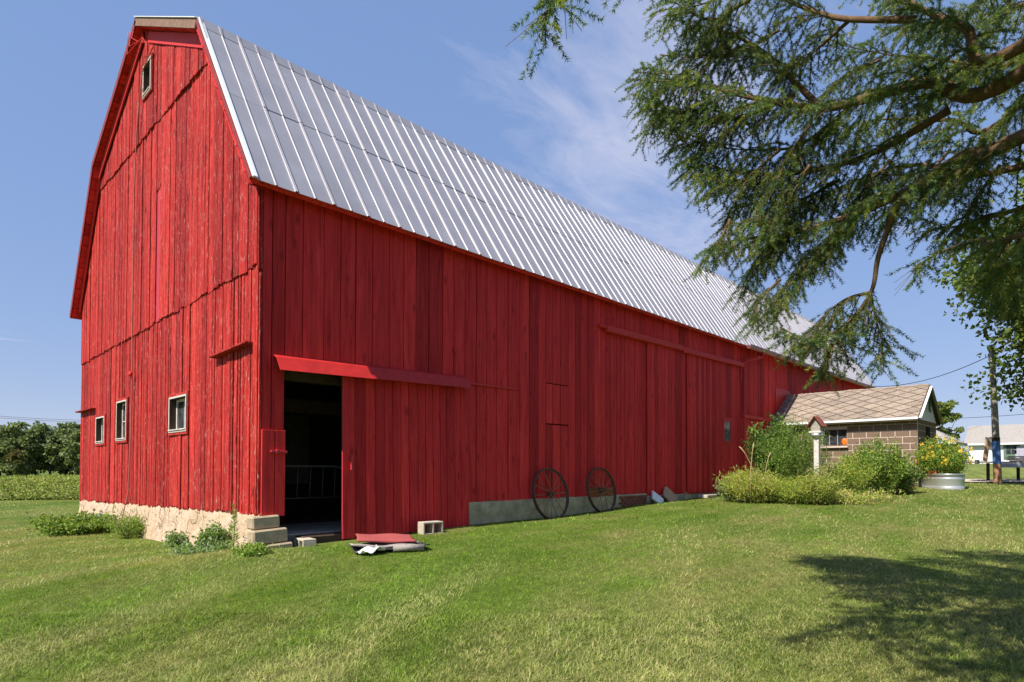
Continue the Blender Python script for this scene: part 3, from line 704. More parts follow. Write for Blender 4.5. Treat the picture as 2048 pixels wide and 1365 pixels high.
# frieze along the far rake, against the gable
MB().beam((-.125, K1[0], K1[1] - .26), (-.125, W_ - .02, ztop(W_) - .12), .03, .2, up=cn).build('frieze_board', M_TRIM, barn)
MB().beam((-.14, RG[0], RG[1] - .27), (-.14, K1[0], K1[1] - .27), .03, .2, up=nn_).build('frieze_board', M_TRIM, barn)

# ------------------------------------------------------------------ block shed (milk house) against the barn
SX0, SX1, SY = 18.6, 21.4, -4.48; SG = .05
shed = thing('block_shed', (18.6, -4.48, SG), 'small brown concrete-block shed with diamond shingle roof against the red barn', 'shed')
M_SHEDB = flat('brown_concrete_block', (.215, .145, .105), .95, 0, .16, 40, .1, .6)
M_MORTAR = flat('pale_mortar', (.60, .51, .44), .95, 0, .12, 20, .1, .3)
cw_, ch_ = .406, .203; zt_ = 2.28; SW = (-2.48, -1.72, 1.42, 1.98)       # window in the front wall (y range, z range)
z0_ = zt_ - 11 * ch_
def wallcols(a0, a1, off):
    out = []; a = a0 - off
    while a < a1 - .01:
        l, r_ = max(a, a0), min(a + cw_, a1)
        if r_ - l > .04: out.append((l, r_))
        a += cw_
    return out
mb = MB()
def mrect(a0, a1, b0, b1): 
    if a1 > a0 and b1 > b0: mb.box((SX0 + .085, (a0 + a1) / 2, (b0 + b1) / 2), (.16, a1 - a0, b1 - b0))
mrect(SY + .006, SW[0], z0_, zt_); mrect(SW[1], -.04, z0_, zt_); mrect(SW[0], SW[1], z0_, SW[2]); mrect(SW[0], SW[1], SW[3], zt_)
fw_ = mb.build('front_wall', M_MORTAR, shed)
for r_ in range(11):
    z1 = zt_ - r_ * ch_; z0 = z1 - ch_
    for (a, b2) in wallcols(-4.48, -.04, 0 if r_ % 2 else cw_ / 2):
        zz = (z0 + z1) / 2
        segs = [(a, b2)]
        if SW[2] - .03 < zz < SW[3] + .03 and b2 > SW[0] and a < SW[1]:
            segs = [q for q in ((a, min(b2, SW[0])), (max(a, SW[1]), b2)) if q[1] - q[0] > .04]
        for (p, q) in segs:
            MB().box((SX0 + .045 + jit(.002), (p + q) / 2, zz), (.09, q - p - .017, ch_ - .017), None, .005).build('block', M_SHEDB, fw_)
mb = MB(); mb.box(((SX0 + SX1) / 2, SY + .085, (z0_ + zt_) / 2), (SX1 - SX0 - .02, .16, zt_ - z0_))
ew = mb.build('end_wall', M_MORTAR, shed)
for r_ in range(11):
    z1 = zt_ - r_ * ch_; z0 = z1 - ch_
    for (a, b2) in wallcols(SX0 + .1, SX1, cw_ / 2 if r_ % 2 else 0):
        MB().box(((a + b2) / 2, SY + .045 + jit(.002), (z0 + z1) / 2), (b2 - a - .017, .09, ch_ - .017), None, .005).build('block', M_SHEDB, ew)
MB().box((SX1 - .08, -2.3, (z0_ + zt_) / 2), (.16, 4.3, zt_ - z0_)).build('rear_wall', M_SHEDB, shed)
# end window: black sheet painted in for the dark of a narrow opening
wn = MB().box((20.05, SY - .004, 1.62), (.5, .03, .82)).build('window', M_BLACKWOOD, shed)
MB().box((20.05, SY - .022, 1.62), (.40, .01, .72)).build('pane', M_BLACK, wn)
# front window: dark, with muntins and a pale sill
wn = MB().box((SX0 + .06, SW[0] + .015, (SW[2] + SW[3]) / 2), (.05, .03, SW[3] - SW[2])).box((SX0 + .06, SW[1] - .015, (SW[2] + SW[3]) / 2), (.05, .03, SW[3] - SW[2])).box((SX0 + .06, (SW[0] + SW[1]) / 2, SW[3] - .015), (.05, .7, .03)).build('window', M_DARKWOOD, shed)
for k in (1, 2): MB().box((SX0 + .06, SW[0] + (SW[1] - SW[0]) * (k / 3 + .06), (SW[2] + SW[3]) / 2), (.03, .025, SW[3] - SW[2] - .04)).build('muntin', M_GREYWOOD, wn)
MB().box((SX0 + .085, (SW[0] + SW[1]) / 2, (SW[2] + SW[3]) / 2), (.012, .7, SW[3] - SW[2] - .03)).build('pane', M_GLASS, wn)
MB().box((SX0 - .02, (SW[0] + SW[1]) / 2, SW[2] - .03), (.14, .84, .05), None, .008).build('sill', M_MORTAR, wn)
# roof
RX, RZ, EZ = 20.0, 3.44, 2.33; EX = 18.36; YE = -4.57
v1 = Vector((RX - EX, 0, RZ - EZ)); SLs = v1.length; v1.normalize(); vn = Vector((-v1.z, 0, v1.x)); vy = Vector((0, -1, 0))
mb = MB()
prf = [(EX, EZ - .05), (RX, RZ - .05), (2 * RX - EX, EZ - .05), (2 * RX - EX - .03, EZ - .15), (RX, RZ - .16), (EX + .03, EZ - .15)]
V = [(x, y, z) for y in (YE, -.03) for (x, z) in prf]; n = 6
mb.add(V, [(k, (k + 1) % n, n + (k + 1) % n, n + k) for k in range(n)] + [(0, 5, 4, 1), (1, 4, 3, 2), (6, 7, 10, 11), (7, 8, 9, 10)])
sr = mb.build('roof', M_DARKWOOD, shed)
mS, nt, b = mat('old_diamond_shingle')
v = objco(nt, (1, 1, 1)); oi = nd(nt, 'ShaderNodeObjectInfo')
c = ramp(nt, noise(nt, v, 7, 5, .7), [(.3, (.22, .18, .145)), (.55, (.33, .275, .23)), (.8, (.40, .35, .30))])
c = mixc(nt, nd(nt, 'ShaderNodeMapRange', {'Value': noise(nt, v, 26, 4, .7), 'From Min': .52, 'From Max': .66, 'To Max': .75}).outputs[0], c, (.20, .13, .085))
c = mixc(nt, 1.0, c, ramp(nt, oi.outputs['Random'], [(0, (.82, .80, .78)), (1, (1.12, 1.08, 1.02))]), 'MULTIPLY')
nt.links.new(c, b.inputs['Base Color']); b.inputs['Roughness'].default_value = .95; b.inputs['Specular IOR Level'].default_value = .1
nt.links.new(bump(nt, noise(nt, v, 40, 5, .75), .8, .02), b.inputs['Normal'])
dw, dh = .62, .40                                       # half steps of the diamond grid: width along the ridge, height up the slope
def dia(cy, cz):                                        # one diamond clipped to the slope, lower tip proud
    poly = [(cy - dw / 2 + .010, cz), (cy, cz - dh / 2 + .008), (cy + dw / 2 - .010, cz), (cy, cz + dh / 2 - .008)]
    lo, hi, y0, y1 = -.02, SLs, 0.0, -YE - .02
    for (ax, lim, sg) in ((1, lo, 1), (1, hi, -1), (0, y0, 1), (0, y1, -1)):
        res = []
        for i in range(len(poly)):
            p, q = poly[i - 1], poly[i]; ip = (p[ax] - lim) * sg >= 0; iq = (q[ax] - lim) * sg >= 0
            if ip != iq:
                t = (lim - p[ax]) / (q[ax] - p[ax]); res.append((p[0] + t * (q[0] - p[0]), p[1] + t * (q[1] - p[1])))
            if iq: res.append(q)
        poly = res
        if len(poly) < 3: return None
    ar = abs(sum(poly[i - 1][0] * poly[i][1] - poly[i][0] * poly[i - 1][1] for i in range(len(poly)))) / 2
    return poly if ar > .004 else None
SO = Vector((EX, 0, EZ - .05))
row = 0; cz = -.02
while cz < SLs + dh / 2:
    cy = (dw / 2 if row % 2 else 0)
    while cy < -YE + dw / 2:
        poly = dia(cy, cz)
        if poly:
            V = []; d = .012 + jit(.003)
            for lay in (0, 1):
                for (a, b2) in poly: V.append(SO + vy * a + v1 * b2 + vn * (.003 if lay == 0 else d + (cz - b2) * .055))
            n = len(poly)
            F = [tuple(range(n))[::-1], tuple(n + k for k in range(n))] + [(k, (k + 1) % n, n + (k + 1) % n, n + k) for k in range(n)]
            MB().add(V, F).build('shingle', mS, sr)
        cy += dw
    cz += dh / 2; row += 1
rp = []; 
for k in range(60): rp.append((RX, -.03 + (YE + .03) * k / 59, RZ - .045 + jit(.008)))
MB().tube(rp, [.05 + jit(.012) for _ in rp], 7).build('ridge_cap', mS, sr)
MB().box((EX - .012, YE / 2, EZ - .10), (.022, -YE - .06, .075), None, .004).build('fascia', M_WHITE, shed)
MB().box((EX + .13, YE / 2, EZ - .165), (.26, -YE - .1, .015)).build('soffit', flat('olive_soffit', (.16, .14, .075), .8), shed)
for sg in (1, -1):
    a = Vector((RX, YE - .012, RZ - .10)); e = Vector((RX - sg * (RX - EX), YE - .012, EZ - .10))
    MB().beam(e, a, .024, .12, up=(0, -1, 0), bev=.004).build('rake_board', M_WHITE if sg > 0 else M_GREYWOOD, shed)
    # the beam lies on edge
gcl = MB().add([(SX0 + .05, SY + .03, 2.22), (SX1 - .05, SY + .03, 2.22), (RX, SY + .03, 3.28)], [(0, 1, 2)]).build('gable_wall', M_GREYWOOD, shed)
for k in range(9):
    z0 = 2.22 + k * .118; z1 = z0 + .125; 
    f = lambda z: max(0.02, (3.30 - z) / (3.30 - 2.22)) * (SX1 - SX0 - .04) / 2
    x0, x1, x2, x3 = RX - f(z0), RX + f(z0), RX + f(z1), RX - f(z1)
    MB().add([(x0, SY - .012, z0), (x1, SY - .012, z0), (x2, SY + .004, z1), (x3, SY + .004, z1), (x0, SY + .02, z0), (x1, SY + .02, z0)], [(0, 1, 2, 3), (4, 5, 1, 0)]).build('clapboard', M_WHITE, gcl)

# ------------------------------------------------------------------ small things around the buildings
def cinder(name, c, rot, label, lx=.39, ly=.19, lz=.19):
    t = thing(name, c, label, 'block')
    mb = MB(); M = rot; w = .03; dep = ly
    # hollow block on its side: two cores run through from front (-y) to back
    def bx(cx, cz, sx, sz): mb.box(Vector(c) + M @ Vector((cx, 0, cz + lz / 2)), (sx, dep, sz), M, .006)
    bx(0, lz / 2 - w / 2, lx, w); bx(0, -lz / 2 + w / 2, lx, w)
    for x in (-lx / 2 + w / 2, 0, lx / 2 - w / 2): bx(x, 0, w + .002, lz - 2 * w + .004)
    mb.build('block_shell', M_BLOCKC, t)
    MB().box(Vector(c) + M @ Vector((-lx / 4, -dep / 2 + .06, .005)), (.11, .03, .01), M).build('dirt', M_GRAVEL, t)
    return t
p = onY(842, 1066, -.42)
cinder('cinder_block', (2.78, -.42, g1(2.78, -.42) - .02), Matrix.Rotation(R(-6), 3, 'Z'), 'hollow concrete block lying on the grass before the closed sliding door', .40, .20, .22)
cinder('cinder_block', (.60, -.20, g1(.60, -.20) - .06), Matrix.Rotation(R(84), 3, 'Z'), 'hollow concrete block set as a step beside the open doorway', .36, .20, .17)

def cloth(name, mt, parent, cx, cy, z, lx, ly, rz, fold=.0, wav=.03, seed=0, nxs=22, nys=14, th=.012, curl=0.0):
    """a limp sheet with thickness, wavy, its near edge rolled over by curl"""
    rs = np.random.default_rng(seed); V = []; F = []
    ph = rs.random(4) * 6
    for i in range(nxs + 1):
        for j in range(nys + 1):
            a = i / nxs - .5; b2 = j / nys - .5
            w = wav * (math.sin(a * 9 + ph[0] + b2 * 3) + .6 * math.sin(b2 * 11 + ph[1] + a * 4)) * .5
            y = b2 * ly; h = 0
            if curl and b2 < -.28:
                an = (-.28 - b2) / .22 * math.pi * 1.15; y = -.28 * ly - curl * math.sin(an); h = curl * (1 - math.cos(an)) - curl * 2 * min(1, an / 3.1)
            x = a * lx * (1 + .025 * math.sin(b2 * 5 + ph[2]))
            X = cx + x * math.cos(rz) - y * math.sin(rz); Y = cy + x * math.sin(rz) + y * math.cos(rz)
            V.append((X, Y, z + max(-.03, w) + h + .03 * a * math.sin(ph[3]) + fold * b2))
    n = nys + 1
    for i in range(nxs):
        for j in range(nys): F.append((i * n + j, (i + 1) * n + j, (i + 1) * n + j + 1, i * n + j + 1))
    o = MB().add(V, F, True).build(name, mt, parent)
    md = o.modifiers.new('thickness', 'SOLIDIFY'); md.thickness = th; md.offset = -1
    return o
M_CARPET = flat('red_carpet', (.36, .085, .08), .95, 0, .2, 60, .05, .5)
M_GREYCARPET = flat('grey_carpet_back', (.33, .29, .26), .95, 0, .3, 30, .05, .5)
M_DARKCLOTH = flat('dark_carpet', (.06, .055, .055), .95, 0, .3, 30, .05, .3)
gr = g1(1.2, -1.5)
rz_ = R(-28)
t = thing('grey_carpet', (1.15, -1.55, gr), 'dirty grey carpet pieces folded underneath the red carpet', 'carpet')
cloth('folded_sheet', M_GREYCARPET, t, 1.13, -1.52, gr + .075, .98, .62, rz_, wav=.03, seed=3, curl=.03)
cloth('lower_sheet', M_DARKCLOTH, t, 1.20, -1.47, gr + .045, 1.0, .66, rz_ + .1, wav=.03, seed=5)
ex = Vector((math.cos(rz_), math.sin(rz_), 0)); ey = Vector((-ex.y, ex.x, 0))
q = Vector((1.18, -1.82, gr + .05)); rol = MB()
sp = [(.012 + .0042 * k) for k in range(14)]
V = []; F = []
for s_ in (0, 1):
    for k in range(20):
        an = k * .62; r_ = .012 + .0022 * k; V.append(q + ex * (.42 * s_ - .12 + .0) + ey * (r_ * math.cos(an)) + Vector((0, 0, r_ * math.sin(an))))
rol.add(V, [(k, k + 1, 20 + k + 1, 20 + k) for k in range(19)], True); o_ = rol.build('rolled_edge', M_GREYCARPET, t)
md = o_.modifiers.new('thickness', 'SOLIDIFY'); md.thickness = .008
rc = cloth('red_carpet', M_CARPET, None, 1.18, -1.43, gr + .150, .80, .52, rz_, wav=.012, seed=9, curl=.04, th=.02, fold=.07)
tag(rc, 'folded red carpet on top of the pile on the grass', 'carpet')
ws = cloth('white_plastic_scrap', flat('white_plastic', (.75, .74, .72), .4, 0, .08, 9, .5, .1), None, .78, -1.68, gr + .05, .32, .22, rz_ + .5, wav=.05, seed=12, th=.004)
tag(ws, 'crumpled white plastic scrap poking out beside the carpet pile', 'plastic scrap')

# wagon wheels leaning on the wall
def wheel(cx, label, rad, zc_, roll):
    base = (cx, -.30, zc_ - rad); t = thing('wagon_wheel', base, label, 'wheel', 'iron wagon wheels leaning on the barn')
    lean = math.asin(min(.9, .17 / (2 * rad))) + .02
    M = Matrix.Translation((cx, -.22, zc_)) @ Matrix.Rotation(-lean, 4, 'X') @ Matrix.Rotation(roll, 4, 'Y')
    def T(p): return M @ Vector(p)
    n = 40; w = .075; mb = MB(); V = []; F = []
    for k in range(n):
        a = 2 * math.pi * k / n; c_, s_ = math.cos(a), math.sin(a)
        for (r_, y) in ((rad, -w / 2), (rad, w / 2), (rad - .014, w / 2), (rad - .014, .012), (rad - .04, .008), (rad - .04, -.008), (rad - .014, -.012), (rad - .014, -w / 2)): V.append(T((r_ * c_, y, r_ * s_)))
    m = 8
    for k in range(n):
        k2 = (k + 1) % n
        for j in range(m): F.append((k * m + j, k * m + (j + 1) % m, k2 * m + (j + 1) % m, k2 * m + j))
    mb.add(V, F).build('rim', M_RUST, t)
    hb = MB(); V = []; F = []; pr_ = [(.0, -.10), (.03, -.10), (.035, -.06), (.055, -.05), (.06, .0), (.055, .05), (.035, .06), (.03, .10), (0, .10)]
    for k in range(14):
        a = 2 * math.pi * k / 14
        for (r_, y) in pr_: V.append(T((r_ * math.cos(a), y, r_ * math.sin(a))))
    m = len(pr_)
    for k in range(14):
        for j in range(m - 1): F.append((k * m + j, k * m + j + 1, ((k + 1) % 14) * m + j + 1, ((k + 1) % 14) * m + j))
    hb.add(V, F, True).build('hub', M_RUST, t)
    for k in range(14):
        a = 2 * math.pi * (k + .3) / 14; yy = .05 if k % 2 else -.05
        MB().tube([T((.05 * math.cos(a), yy, .05 * math.sin(a))), T(((rad - .02) * math.cos(a), 0, (rad - .02) * math.sin(a)))], .0075, 5).build('spoke', M_SPOKE, t)
    return t
wheel(6.18, 'rusty spoked iron wagon wheel leaning on the barn, beside the bare concrete footing', .56, .10, .1)
wheel(8.0, 'rusty spoked iron wagon wheel leaning on the barn in front of an orange-brown patch board', .54, .14, .5)
# slabs leaning at the wall foot
def slab(cx, y, w, h, tilt, lean, mt, nm, label, round_top=False):
    zb = g1(cx, y); t = .045
    pts = [(-w / 2, 0), (w / 2, 0), (w / 2, h)] + ([(w * .3, h + .06), (-w * .3, h + .06)] if round_top else []) + [(-w / 2, h)]
    M = Matrix.Rotation(lean, 3, 'X') @ Matrix.Rotation(tilt, 3, 'Y')
    mb = MB().plank(pts, (cx, y, zb - .03), M @ Vector(X_), M @ Vector(Z_), M @ Vector((0, -1, 0)), 0, t, .006)
    return tag(mb.build(nm, mt), label, 'stone slab' if 'stone' in nm else 'board')
slab(10.55, -.32, .30, .40, R(-48), R(-32), M_WHITE, 'white_board', 'white painted board tipped against the wall foot')
slab(11.25, -.30, .46, .42, R(-40), R(-30), flat('tan_stone', (.46, .30, .20), .9, 0, .15, 20, .1, .3), 'stone_slab', 'tan stone slab tipped against the wall beside the white board', True)
o_ = MB().box((13.0, -.35, g1(13, -.35) + .05), (.75, .3, .10), Matrix.Rotation(R(5), 3, 'Z'), .015).build('pale_slab', M_BLOCKC); tag(o_, 'pale flat slab lying at the wall foot near the yellow weeds', 'stone slab')

# bedstead and clutter inside the doorway
bed = thing('bedstead', (1.2, 1.2, -.37), 'white metal bed frame standing in the dark doorway', 'bed frame')
M_BEDM = flat('old_white_enamel', (.24, .23, .21), .5, .2, .2, 10, .4, .1)
arc = [(.45, 1.2, -.37), (.45, 1.2, .45)] + [(.45 + .22 * (1 - math.cos(a)), 1.2, .45 + .22 * math.sin(a)) for a in (R(30), R(60), R(90))] + [(1.9, 1.2, .67)] + [(1.9 + .22 * math.sin(a), 1.2, .45 + .22 * math.cos(a)) for a in (R(30), R(60), R(90))] + [(2.12, 1.2, -.37)]
MB().tube(arc, .016, 8).build('frame', M_BEDM, bed)
MB().tube([(.45, 1.2, .12), (2.12, 1.2, .12)], .01, 6).build('rail', M_BEDM, bed)
for k in range(6): MB().tube([(.7 + k * .235, 1.2, .12), (.72 + k * .235, 1.2, .67)], .007, 5).build('spindle', M_BEDM, bed)
ch = MB().lathe((1.1, 1.9, -.38), [(0, 0), (.18, 0), (.2, .3), (.19, .31), (.0, .29)], 14).build('bucket', flat('dull_red_bucket', (.25, .03, .04), .5)); tag(ch, 'dull red bucket behind the bed frame in the barn', 'bucket')

# stock tank with flowers
tk = np.array([18.3, -5.1]); tz = g1(*tk)
M_SOIL = flat('dark_soil', (.04, .03, .02), .95)
t = thing('stock_tank', (tk[0], tk[1], tz), 'galvanised steel stock tank used as a planter by the shed corner', 'planter')
pr_ = [(r_ * .74, z) for r_, z in [(.50, -.02), (.51, .06), (.50, .07), (.515, .10), (.52, .27), (.535, .29), (.52, .31), (.525, .40), (.55, .415), (.55, .43), (.52, .435), (.50, .40), (.48, .1)]]
ang = R(-44); V = []; F = []; n = 36; m = len(pr_)
for (r_, z) in pr_:
    for k in range(n):
        a = 2 * math.pi * k / n; x = r_ * math.cos(a) + (.42 if math.cos(a) > 0 else -.42) * min(1, abs(math.cos(a)) * 6); y = r_ * math.sin(a)
        V.append((tk[0] + x * math.cos(ang + 1.35) - y * math.sin(ang + 1.35) + .25, tk[1] + x * math.sin(ang + 1.35) + y * math.cos(ang + 1.35), tz + z))
F = [(i * n + k, i * n + (k + 1) % n, (i + 1) * n + (k + 1) % n, (i + 1) * n + k) for i in range(m - 1) for k in range(n)]
MB().add(V, F, True).build('tank_wall', M_TANK, t)
MB().add([V[9 * n + k] for k in range(n)], [tuple(range(n))]).build('soil', M_SOIL, t).location.z -= .06
# birdhouse on a white post among the shrubs
bp = at(1634, 905, 15.4); bz = g1(bp[0], bp[1])
t = thing('birdhouse', (bp[0], bp[1], bz), 'birdhouse with rusty red roof on a white post among the shrubs', 'birdhouse')
px_, py_ = bp[0], bp[1]
MB().box((px_, py_, (bz + 1.52) / 2), (.12, .12, 1.52 - bz), None, .008).build('post', M_WHITEWOOD, t)
MB().lathe((px_, py_, 1.40), [(.08, 0), (.14, .06), (.17, .12), (.0, .12)], 12).build('collar', M_TANK, t)
MB().box((px_, py_, 1.555), (.32, .28, .05), None, .008).build('floor', M_WHITEWOOD, t)
MB().plank([(-.11, 0), (.11, 0), (.11, .18), (0, .34), (-.11, .18)], (px_ - .10, py_, 1.578), Y_, Z_, (-1, 0, 0), -.2, .0, .004).build('box', M_GREYWOOD, t)
for sg in (-1, 1):
    a = Vector((px_, py_, 1.955)); e = Vector((px_, py_ + sg * .19, 1.69)); d = (e - a).normalized()
    MB().beam(a, e, .36, .02, up=(0, d.z * -1 * sg, d.y * sg), bev=.003).build('roof', flat('rusty_red_roof', (.25, .07, .045), .8, 0, .4, 15), t)
# green swag on the shed gable, orange fruit in the window
V = []; 
gs = MB()
for k in range(26):
    z = 3.12 - k * .022; w = .03 + .11 * math.sin(min(1, k / 25) * math.pi) ** .7
    for q in range(3): a = jit(1.2); gs.tube([(RX - .02 + jit(.02), SY - .05, z), (RX + w * math.sin(a) * 1.3, SY - .10 - jit(.02), z - .06 - random.random() * .08)], [.010, .004], 4)
tag(gs.build('green_swag', flat('teal_swag', (.02, .16, .11), .6, 0, .4, 20)), 'teal green swag hanging on the white shed gable', 'decoration')
tag(MB().lathe((SX0 + .035, -2.40, 1.425), [(0, 0), (.055, .02), (.085, .09), (.09, .16), (.07, .23), (.02, .26), (0, .26)], 14, sx=.35).build('orange_ornament', flat('bright_orange', (.75, .17, .015), .5, 0, .08, 6)), 'orange gourd-shaped ornament in the shed window', 'ornament')

# ------------------------------------------------------------------ far right: pole, wires, bench, houses
pb = at(1996, 968, 23.0); pz = g1(pb[0], pb[1]); ptop = at(1983, 690, 23.0)
t = thing('utility_pole', (pb[0], pb[1], pz), 'weathered wooden utility pole painted blue near its foot', 'utility pole')
pa = Vector((pb[0], pb[1], pz - .1)); pt = Vector(ptop)
def pl(f): return pa.lerp(pt, f)
MB().tube([pl(k / 8) for k in range(9)], [.125 - .004 * k for k in range(9)], 10).build('pole_shaft', M_GREYWOOD, t)
MB().tube([pl(.02), pl(.16)], [.130, .1285], 10, caps=False).build('raw_band', flat('raw_orange_wood', (.52, .27, .15), .8, 0, .2, 9), t)
MB().tube([pl(.16), pl(.32)], [.1295, .126], 10, caps=False).build('blue_band', flat('blue_paint', (.10, .22, .55), .6, 0, .12, 9), t)
MB().tube([pl(.32), pl(.345)], [.127, .126], 10, caps=False).build('dark_band', M_DARKWOOD, t)
MB().beam(pl(.93) - Vector((0, .12, 0)), pl(.93) + Vector((0, .12, 0)), .05, .07).build('wire_bracket', M_RUST, t)
M_WIRE = flat('black_wire', (.02, .02, .022), .6, 0, .1, 3)
def wire(a, b2, sag, label, rad=.012, n=24):
    a = Vector(a); b2 = Vector(b2)
    p = [a.lerp(b2, k / n) - Vector((0, 0, 4 * sag * (k / n) * (1 - k / n))) for k in range(n + 1)]
    return tag(MB().tube(p, rad, 5).build('overhead_wire', M_WIRE), label, 'wire')
wire(pl(.93), (L_ + .05, .3, 4.9), .42, 'black wire sagging from the barn to the weathered pole', .014)
wire(pl(.96), at(2260, 640, 30), .3, 'black wire running from the pole into the maple leaves', .012)
wire(at(1700, 838, 60), at(2120, 822, 60), .35, 'distant black wire above the white house roof', .022)
wire(at(-300, 796, 70), at(420, 836, 74), 1.2, 'upper of two distant wires beyond the bean field', .02)
wire(at(-300, 799, 70), at(420, 840, 74), 1.2, 'lower of two distant wires beyond the bean field', .02)

def hx(v): return Vector((float(v[0]), float(v[1]), float(v[2])))
# workbench with boards
bt = at(2008, 925, 24.5); bz = g1(bt[0], bt[1]); 
t = thing('workbench', (bt[0], bt[1], bz), 'long wooden work table on trestles behind the blue-banded pole', 'table')
cr = Vector((CR[0], CR[1], 0)).normalized(); cf = Vector((CF[0], CF[1], 0)).normalized(); bo = Vector((bt[0], bt[1], 0)); th_z = float(bt[2])
for k in range(3): MB().beam(bo + cr * -1.35 + cf * (k * .2 - .2) + Vector((0, 0, th_z)), bo + cr * 2.2 + cf * (k * .2 - .2) + Vector((0, 0, th_z)), .19, .05, bev=.006).build('table_plank', M_BROWN if k else M_GREYWOOD, t)
MB().beam(bo + cr * -.5 + cf * -.28 + Vector((0, 0, th_z - .12)), bo + cr * 2.2 + cf * -.28 + Vector((0, 0, th_z - .12)), .03, .17, bev=.004).build('apron', flat('pale_lilac_paint', (.42, .42, .50), .6), t)
for (u, w) in ((-.45, -.22), (.75, -.22), (-.45, .24), (.75, .24), (1.9, -.22)):
    MB().beam(bo + cr * u + cf * w + Vector((0, 0, th_z - .03)), bo + cr * u + cf * w + Vector((0, 0, bz - .05)), .14, .10, bev=.006).build('leg', M_DARKWOOD, t)
M_RAW = flat('raw_pine', (.55, .34, .20), .75, 0, .2, 9)
for k, (u0, u1, z1, mm, lb) in enumerate(((-.75, -.60, .98, M_RAW, 'raw pine board propped upright on the work table, dark topped'), (-.52, -.22, .98, M_GREYWOOD, 'grey board leaning against the raw pine board on the work table'))):
    a = bo + cr * (u0 if k == 0 else u1) + Vector((0, 0, th_z + .03)); e = bo + cr * (-.62 if k == 0 else -.58) + Vector((0, 0, th_z + z1))
    tag(MB().beam(a, e, .17, .05, up=cf, bev=.006).build('leaning_board', mm), lb, 'board')
for k in range(5):
    a = bo + cr * (.15 + jit(.15)) + cf * (jit(.15)) + Vector((0, 0, th_z + .045 + .045 * k)); e = bo + cr * (2.0 + jit(.1)) + cf * jit(.15) + Vector((0, 0, th_z + .055 + .045 * k))
    tag(MB().beam(a, e, .16, .035, bev=.004).build('stacked_board', (M_BROWN, M_WHITEWOOD, M_RAW, M_WHITEWOOD, M_BROWN)[k]), ('brown board at the bottom of the stack on the work table', 'whitish board second in the stack on the work table', 'raw pine board in the middle of the stack on the work table', 'whitish board just under the top of the stack on the work table', 'brown board on top of the stack on the work table')[k], 'board')
# red garden cart by the white house
ct = at(1966, 934, 48); cz_ = g1(ct[0], ct[1]); ct = Vector((ct[0], ct[1], cz_))
t = thing('garden_tractor', tuple(ct), 'small red garden tractor parked on the lawn by the white house', 'garden tractor')
M_REDP = flat('faded_red_machine', (.45, .06, .05), .5, 0, .2, 8)
MB().box(ct + Vector((0, 0, .42)) + cr * .25, (.6, .5, .34), Matrix.Rotation(R(-44), 3, 'Z'), .06).build('hood', M_REDP, t)
MB().box(ct + Vector((0, 0, .45)) + cr * -.4, (.45, .5, .22), Matrix.Rotation(R(-44), 3, 'Z'), .05).build('rear_body', M_REDP, t)
MB().box(ct + Vector((0, 0, .70)) + cr * -.45, (.12, .4, .34), Matrix.Rotation(R(-44), 3, 'Z'), .04).build('seat', M_BLACK, t)
for (u, rr_) in ((-.5, .28), (.5, .2)):
    for w in (-.32, .32):
        c0 = ct + cr * u + cf * w + Vector((0, 0, rr_))
        MB().tube([c0 - cf * .09, c0 + cf * .09], rr_, 14).build('wheel', M_BLACK if u < 0 else M_RAW, t)
MB().tube([ct + Vector((0, 0, .55)), ct + Vector((0, 0, .85)) - cr * .12], .02, 6).build('steering_column', M_BLACK, t)

def small_house(name, px0, px1, d, py_base, wall_h, roof_h, label, wallm, roofm, over=.35, depth=6.0, hip=False):
    a = at(px0, py_base, d); X0 = float(a[0]); e = onX(px1, py_base, X0); ya, yb = float(a[1]), float(e[1])
    zb = float(a[2]) - .3; z1 = float(a[2]) + wall_h
    t = thing(name, (X0, ya, zb), label, 'house'); yl, yr = max(ya, yb), min(ya, yb)
    mb = MB(); mb.box((X0 + depth / 2, (yl + yr) / 2, (zb + z1) / 2), (depth, yl - yr, z1 - zb))
    if not hip:
        for y in (yl - .02, yr + .02): mb.add([(X0 + .01, y, z1), (X0 + depth - .01, y, z1), (X0 + depth / 2, y, z1 + roof_h - .1)], [(0, 1, 2)])
    mb.build('wall', wallm, t)
    e0, e1 = X0 - over, X0 + depth + over; yy0, yy1 = yr - over, yl + over; xm = X0 + depth / 2; dzo = over * roof_h / (depth / 2); z_e = z1 - dzo * .6
    ins_ = (depth / 2 if hip else 0)
    top = [(xm, yy0 + ins_, z1 + roof_h), (xm, yy1 - ins_, z1 + roof_h)]
    V = [(e0, yy0, z_e), (e1, yy0, z_e), (e1, yy1, z_e), (e0, yy1, z_e)] + top + [(e0, yy0, z_e - .12), (e1, yy0, z_e - .12), (e1, yy1, z_e - .12), (e0, yy1, z_e - .12)]
    F = [(0, 3, 5, 4), (1, 4, 5, 2), (0, 4, 1), (2, 5, 3), (6, 7, 8, 9), (0, 6, 9, 3), (0, 1, 7, 6), (1, 2, 8, 7), (2, 3, 9, 8)]
    MB().add(V, F).build('roof', roofm, t)
    MB().box((e0 - .01, (yl + yr) / 2, z_e - .06), (.03, yy1 - yy0, .16)).build('fascia', M_WHITE, t)
    return t, X0, yl, yr, zb, z1
mR, nt, b = mat('grey_asphalt_shingles'); v = objco(nt, (1, 1, 1), False)
c = ramp(nt, noise(nt, nd(nt, 'ShaderNodeMapping', {'Vector': v, 'Scale': (1, 4, 1)}).outputs[0], 3, 5, .7), [(.3, (.25, .225, .20)), (.7, (.36, .33, .30))]); nt.links.new(c, b.inputs['Base Color']); b.inputs['Roughness'].default_value = .95
t, hX, hl, hr, hb, h1 = small_house('white_house', 1938, 2170, 58.6, 940, 2.55, 1.75, 'low white farmhouse with grey shingle roof and green-framed window', M_WHITE, mR)
